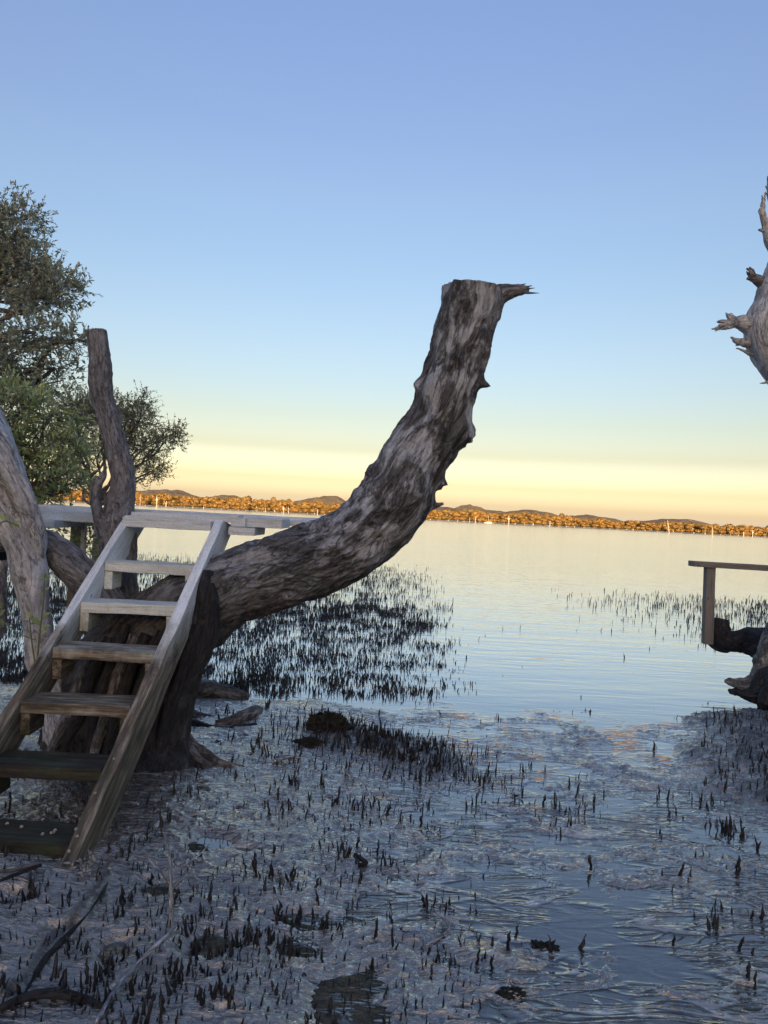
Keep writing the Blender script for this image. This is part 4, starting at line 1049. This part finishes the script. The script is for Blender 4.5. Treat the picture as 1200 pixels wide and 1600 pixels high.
for j, (x, y) in enumerate(on_t6):
    c = G(x, y, CAM_H - SH - 6 * SR + .001); o = link('snail', snail_me); o.location = c; o.scale = (1.2,) * 3; o.rotation_euler = (random.uniform(.6, 1.6), 0, random.uniform(0, 6))
    tag(o, 'pale snail on the lowest mossy tread, ' + wd[j], 'snail', 'snails on the stairs')

def gz(p, lift=0.0): return (p[0], p[1], ground_z(p[0], p[1]) + lift)
# bare dead sapling
sap = empty('dead_sapling', 'small bare pale dead sapling with forked twigs standing in the near mud', 'dead sapling')
g0 = G(266, 1452, .03); d = g0[1]
def sp_(L): return [(*P(x, y, d + dd), r / FPX * d) for (x, y, dd, r) in L]
b0 = gz(g0, -.02)
tubes_obj('stem', [tube([(*b0, 4.2 / FPX * d)] + sp_([(268, 1420, 0, 4.0), (267, 1380, 0, 3.6), (266, 1350, .02, 2.6), (262, 1320, .05, 1.6), (258, 1305, .06, .8)]), .012, 10, bark_disp(.0006, .002, 60))], M['dead_wood'], sap)
for br in ([(267, 1385, 0, 2.2), (255, 1365, -.03, 1.8), (240, 1352, -.05, 1.5), (224, 1328, -.06, .6)], [(262, 1380, 0, 1.8), (248, 1358, -.02, 1.4), (228, 1352, -.1, .6)], [(268, 1365, 0, 2), (290, 1352, .05, 1.6), (312, 1335, .1, 1.2), (328, 1318, .15, .5)],
           [(268, 1390, 0, 1.8), (285, 1375, -.05, 1.3), (300, 1358, -.1, .5)], [(266, 1350, .02, 1.5), (274, 1335, .05, 1.1), (268, 1308, .08, .4)], [(250, 1362, -.03, 1.1), (243, 1345, -.02, .9), (245, 1330, 0, .4)], [(290, 1352, .05, 1.1), (318, 1357, .0, .8), (335, 1362, -.05, .4)]):
    tubes_obj('branch', [tube(sp_(br), .012, 7)], M['dead_wood'], sap)
def stick(L, name, label, mat='dead_wood', cat='stick', seg=8, amp=.003, forks=()):
    pts = []
    for (x, y, r, lift) in L:
        g = G(x, y, .03); z = ground_z(g[0], g[1]); z = max(z, 0); g = G(x, y, z + lift + r / FPX * g[1] * .6); pts.append((*g, r / FPX * g[1]))
    o = tubes_obj(name, [tube(pts, .012, seg, bark_disp(.001, amp, 40, random.random() * 9))] + [], M[mat]); tag(o, label, cat); return o
stick([(150, 1598, 3.5, .01), (180, 1545, 3.5, .02), (212, 1508, 3, .015), (243, 1478, 3, .03), (275, 1448, 1, .05)], 'fallen_stick', 'thin pale fallen stick slanting across the near mud below the dead sapling')
stick([(680, 1425, 1.6, .03), (702, 1447, 1.8, .015), (690, 1462, 2.2, .006), (666, 1479, 2.4, .0)], 'bent_stick', 'thin bent stick lying in a shallow pool near the bottom centre')
stick([(243, 1478, 2, .02), (238, 1462, 2, .03), (228, 1440, 2.5, .05)], 'fallen_stick', 'short stub of stick leaning beside the slanting fallen stick')
stick([(0, 1575, 5, .0), (45, 1556, 6, .004), (90, 1552, 7, .006), (130, 1560, 6, .004), (163, 1574, 4, .0)], 'buried_root', 'black curved root half buried across the lower left mud', 'black_root', 'root', 14, .008)
stick([(30, 1565, 2, -.004), (70, 1500, 3, .0), (105, 1462, 3.5, .0), (135, 1430, 3, .002), (160, 1395, 2.5, .0), (170, 1375, 1, .0)], 'buried_root', 'rough black root ridge running from the stair foot to the lower left corner', 'black_root', 'root', 20, .012)
stick([(0, 1362, 2.5, .01), (30, 1358, 2.5, .02), (62, 1348, 2, .03)], 'fallen_stick', 'short pale stick on the mud under the lowest tread', 'twig')
stick([(0, 1376, 2.5, .01), (35, 1362, 2.5, .015), (64, 1352, 2, .02)], 'fallen_stick', 'dark stick just in front of the short pale stick under the lowest tread', 'black_root')
stick([(428, 1190, 3, .01), (448, 1183, 3.5, .015), (470, 1184, 2, .01)], 'driftwood_chip', 'pale yellowish chip of driftwood on the mud before the root clump', 'dead_wood', 'driftwood')
stick([(540, 1203, 2, .02), (548, 1210, 2.4, .015), (552, 1222, 2, .01)], 'driftwood_chip', 'pale curved splinter of wood on the dark debris bank', 'dead_wood', 'driftwood')
stick([(555, 1335, 3, .0), (572, 1348, 4, .01), (560, 1352, 3, .0)], 'driftwood_chip', 'dark knobbly piece of wood in the pools below the debris bank', 'black_root', 'driftwood')

# clumps of root and mud standing proud
def clump(px, py, w, h, d_, label, seed):
    g = G(px, py, .02); r = np.random.default_rng(seed); W = w / FPX * g[1]; Hh = h / FPX * g[1]
    n = 60; u = np.linspace(0, 2 * math.pi, n, endpoint=False); v = np.linspace(0, math.pi / 2, 22); U, Vv = np.meshgrid(u, v)
    rr = 1 + .45 * fbm(np.cos(U) * 2.6 + seed, np.sin(U) * 2.6, Vv * 3, 5, .65) + .25 * ridged(np.cos(U) * 6, np.sin(U) * 6 + seed, Vv * 5, 3)
    X = W * rr * np.cos(U) * np.cos(Vv); Y = W * d_ * rr * np.sin(U) * np.cos(Vv); Z = Hh * rr * np.sin(Vv)
    V = np.stack([X + g[0], Y + g[1], Z - .01 + ground_z(g[0], g[1])], -1).reshape(-1, 3)
    i = np.arange(21)[:, None] * n; j = np.arange(n)[None]; F = np.stack([i + j, i + (j + 1) % n, i + n + (j + 1) % n, i + n + j], -1).reshape(-1, 4)
    o = empty('root_clump', label, 'root clump', None)
    link('mound', mesh_np('mound', V, F, True, {'bk': V}), M['mossy'], o)
    parts = []
    for q in range(14):
        a = r.uniform(0, 6.28)
        if Hh < .03: continue
        p = np.array([g[0] + math.cos(a) * W * .6, g[1] + math.sin(a) * W * .6 * d_, Hh * .7 + .01])
        e = np.array([g[0] + math.cos(a) * W * 1.5, g[1] + math.sin(a) * W * 1.3 * d_, .0]); parts.append(tube([(*(p), .006), (*(p * .4 + e * .6 + [0, 0, .02]), .005), (*e, .003)], .02, 6))
    if parts: tubes_obj('rootlet_tangle', parts, M['black_root'], o)['kind'] = 'stuff'
M['mossy'] = m_simple('mossy_clump', (.02, .02, .014), .8, 50, .6, .008, .3)
clump(514, 1142, 27, 17, .6, 'rounded mossy clump of roots and mud on the near edge of the root bed', 1)
clump(482, 1162, 20, 9, .7, 'low dark clump leaning against the rounded mossy clump', 2)
clump(808, 1238, 11, 4, .8, 'small dark mud lump among the pools at mid right', 4)
clump(850, 1470, 22, 7, .7, 'crumbly mud mound with one root beside it near the lower right', 6)
clump(800, 1545, 17, 5, .7, 'low crumbly mud heap at the bottom right of centre', 7)

# oysters on the foot of the stairs
def oysters(pts, label):
    Vs, Fs, n = [], [], 0
    for (c, s_) in pts:
        k = 9; a = np.arange(k) / k * 2 * math.pi; rad = s_ * (1 + .25 * rng.normal(size=k)) * (1 + .35 * np.cos(a))
        R_ = np.linalg.qr(rng.normal(size=(3, 3)))[0]
        top = np.stack([rad * np.cos(a), rad * np.sin(a) * .6, np.zeros(k)], -1); mid = top * .6 + [0, 0, s_ * .3]; cap_ = np.array([[.1 * s_, 0, s_ * .42]]); bot = np.array([[0, 0, -s_ * .12]])
        V = np.concatenate([top, mid, cap_, bot]) @ R_.T + c; F = []
        for j in range(k):
            F.append((j, (j + 1) % k, k + (j + 1) % k, k + j)); F.append((k + j, k + (j + 1) % k, 2 * k, 2 * k)); F.append(((j + 1) % k, j, 2 * k + 1, 2 * k + 1))
        Vs.append(V); Fs += [tuple(q + n for q in f) for f in F]; n += len(V)
    me = bpy.data.meshes.new('oyster_cluster'); me.from_pydata(np.concatenate(Vs).tolist(), [], [tuple(dict.fromkeys(f)) for f in Fs]); me.materials.append(M['oyster'])
    return tag(bpy.data.objects.new('oyster_cluster', me), label, 'oysters', None, 'stuff')
M['oyster'] = m_simple('oyster_shell', (.26, .25, .23), .5, 90, .7, .002)
ps = []
for q in range(60):
    t = rng.random(); c = nose(5.0 + 1.6 * t, 1) + drop * (.235 + .012 * rng.normal()) + np.array([.03 + .035 * rng.random(), 0, 0]); ps.append((c, rng.uniform(.006, .014)))
COL.objects.link(oysters(ps, 'ragged strip of small oysters down the back edge of the right side beam'))
ps = []
for q in range(40):
    g = G(135 + rng.normal() * 14, 1372 + rng.normal() * 10, .0); ps.append((np.array([g[0], g[1], ground_z(g[0], g[1]) + rng.uniform(0, .03)]), rng.uniform(.006, .015)))
COL.objects.link(oysters(ps, 'heap of pale broken oyster shells at the foot of the stairs'))

# green seedlings in front of the thick grey trunk
def seedling(stems, d, label):
    o = empty('mangrove_seedling', label, 'seedling')
    for (pts, leaves) in stems:
        tubes_obj('stem', [tube([(*P(x, y, d), r / FPX * d) for (x, y, r) in pts], .015, 7)], M['stem_green'], o)
        for (x, y, dx, dy, L) in leaves:
            a = P(x, y, d); b = P(x + dx, y + dy, d - .01 * random.uniform(-1, 1)); D = b - a; ln = np.linalg.norm(D); D /= ln
            S = np.cross(D, [0, -.6, .8]); S /= np.linalg.norm(S); N = np.cross(S, D); rows_ = []
            for t, wq in ((0, .02), (.25, .75), (.5, 1), (.75, .7), (1, .02)):
                c = a + D * ln * t - np.array([0, 0, .12 * ln * t * t]); w_ = ln * .23 * wq
                rows_.append([c - S * w_ + N * w_ * .3, c, c + S * w_ + N * w_ * .3])
            V = np.array(rows_).reshape(-1, 3); F = [(r * 3 + j, r * 3 + j + 1, r * 3 + j + 4, r * 3 + j + 3) for r in range(4) for j in range(2)]
            link('leaf', mesh_np('leaf', V, F, True, {'rnd': np.full(len(V), random.random() * .8)}), M['leaf_fresh'], o)
M['stem_green'] = m_simple('green_stem', (.12, .15, .07), .6, 40, .3)
seedling([([(57, 1045, 1.6), (62, 990, 1.5), (68, 940, 1.3), (70, 905, 1)], [(70, 905, -12, -3, 0), (70, 905, 9, -8, 0), (70, 905, 2, -12, 0), (69, 925, -9, 3, 0), (69, 922, 9, -5, 0), (66, 965, 14, -10, 0), (64, 978, -16, -16, 0), (64, 980, 16, -4, 0), (62, 992, 12, -8, 0)]),
          ([(56, 1045, 1.4), (50, 1005, 1.3), (46, 965, 1)], [(46, 965, -3, -12, 0), (46, 966, 8, -8, 0), (46, 972, -10, -3, 0), (47, 975, 10, -2, 0)])], 4.35, 'slim green mangrove seedlings with oval leaves in front of the grey trunk')
seedling([([(-12, 832, 1.3), (5, 815, 1.2), (22, 818, 1)], [(5, 815, -2, -14, 0), (8, 812, 9, -10, 0), (14, 815, 6, 10, 0), (20, 818, 12, -4, 0), (0, 820, -4, 10, 0), (22, 818, 9, 6, 0), (12, 812, -5, -9, 0)])], 4.3, 'small leafy sprout with yellow-green leaves at the left edge of the grey trunk')
seedling([([(-10, 960, 1.3), (10, 975, 1.1), (30, 990, 1), (55, 1000, .8)], [(0, 962, 9, -12, 0), (2, 966, 3, 12, 0), (-4, 955, 8, -16, 0)])], 4.3, 'thin drooping twig with few leaves at the left edge below the sprout')
# leafy sprays hanging under the platform
o = empty('leaf_spray', 'sparse dark leafy twigs hanging below the platform beside the pale post', 'foliage')
V, F, rnd, ends = crown_leaves([bl(140, 850, 6.0, .10, .15, .14), bl(110, 832, 6.0, .12, .12, .05), bl(150, 880, 6.0, .07, .1, .10)], 70, 6, .05, .10, .1)
link('leaves', mesh_np('leaves', V, F, False, {'rnd': rnd}), M['leaf_fresh'], o)['kind'] = 'stuff'
Vt, Ft = twig_mesh(*ends, .002); link('twigs', mesh_np('twigs', Vt, Ft, False), M['twig'], o)['kind'] = 'stuff'
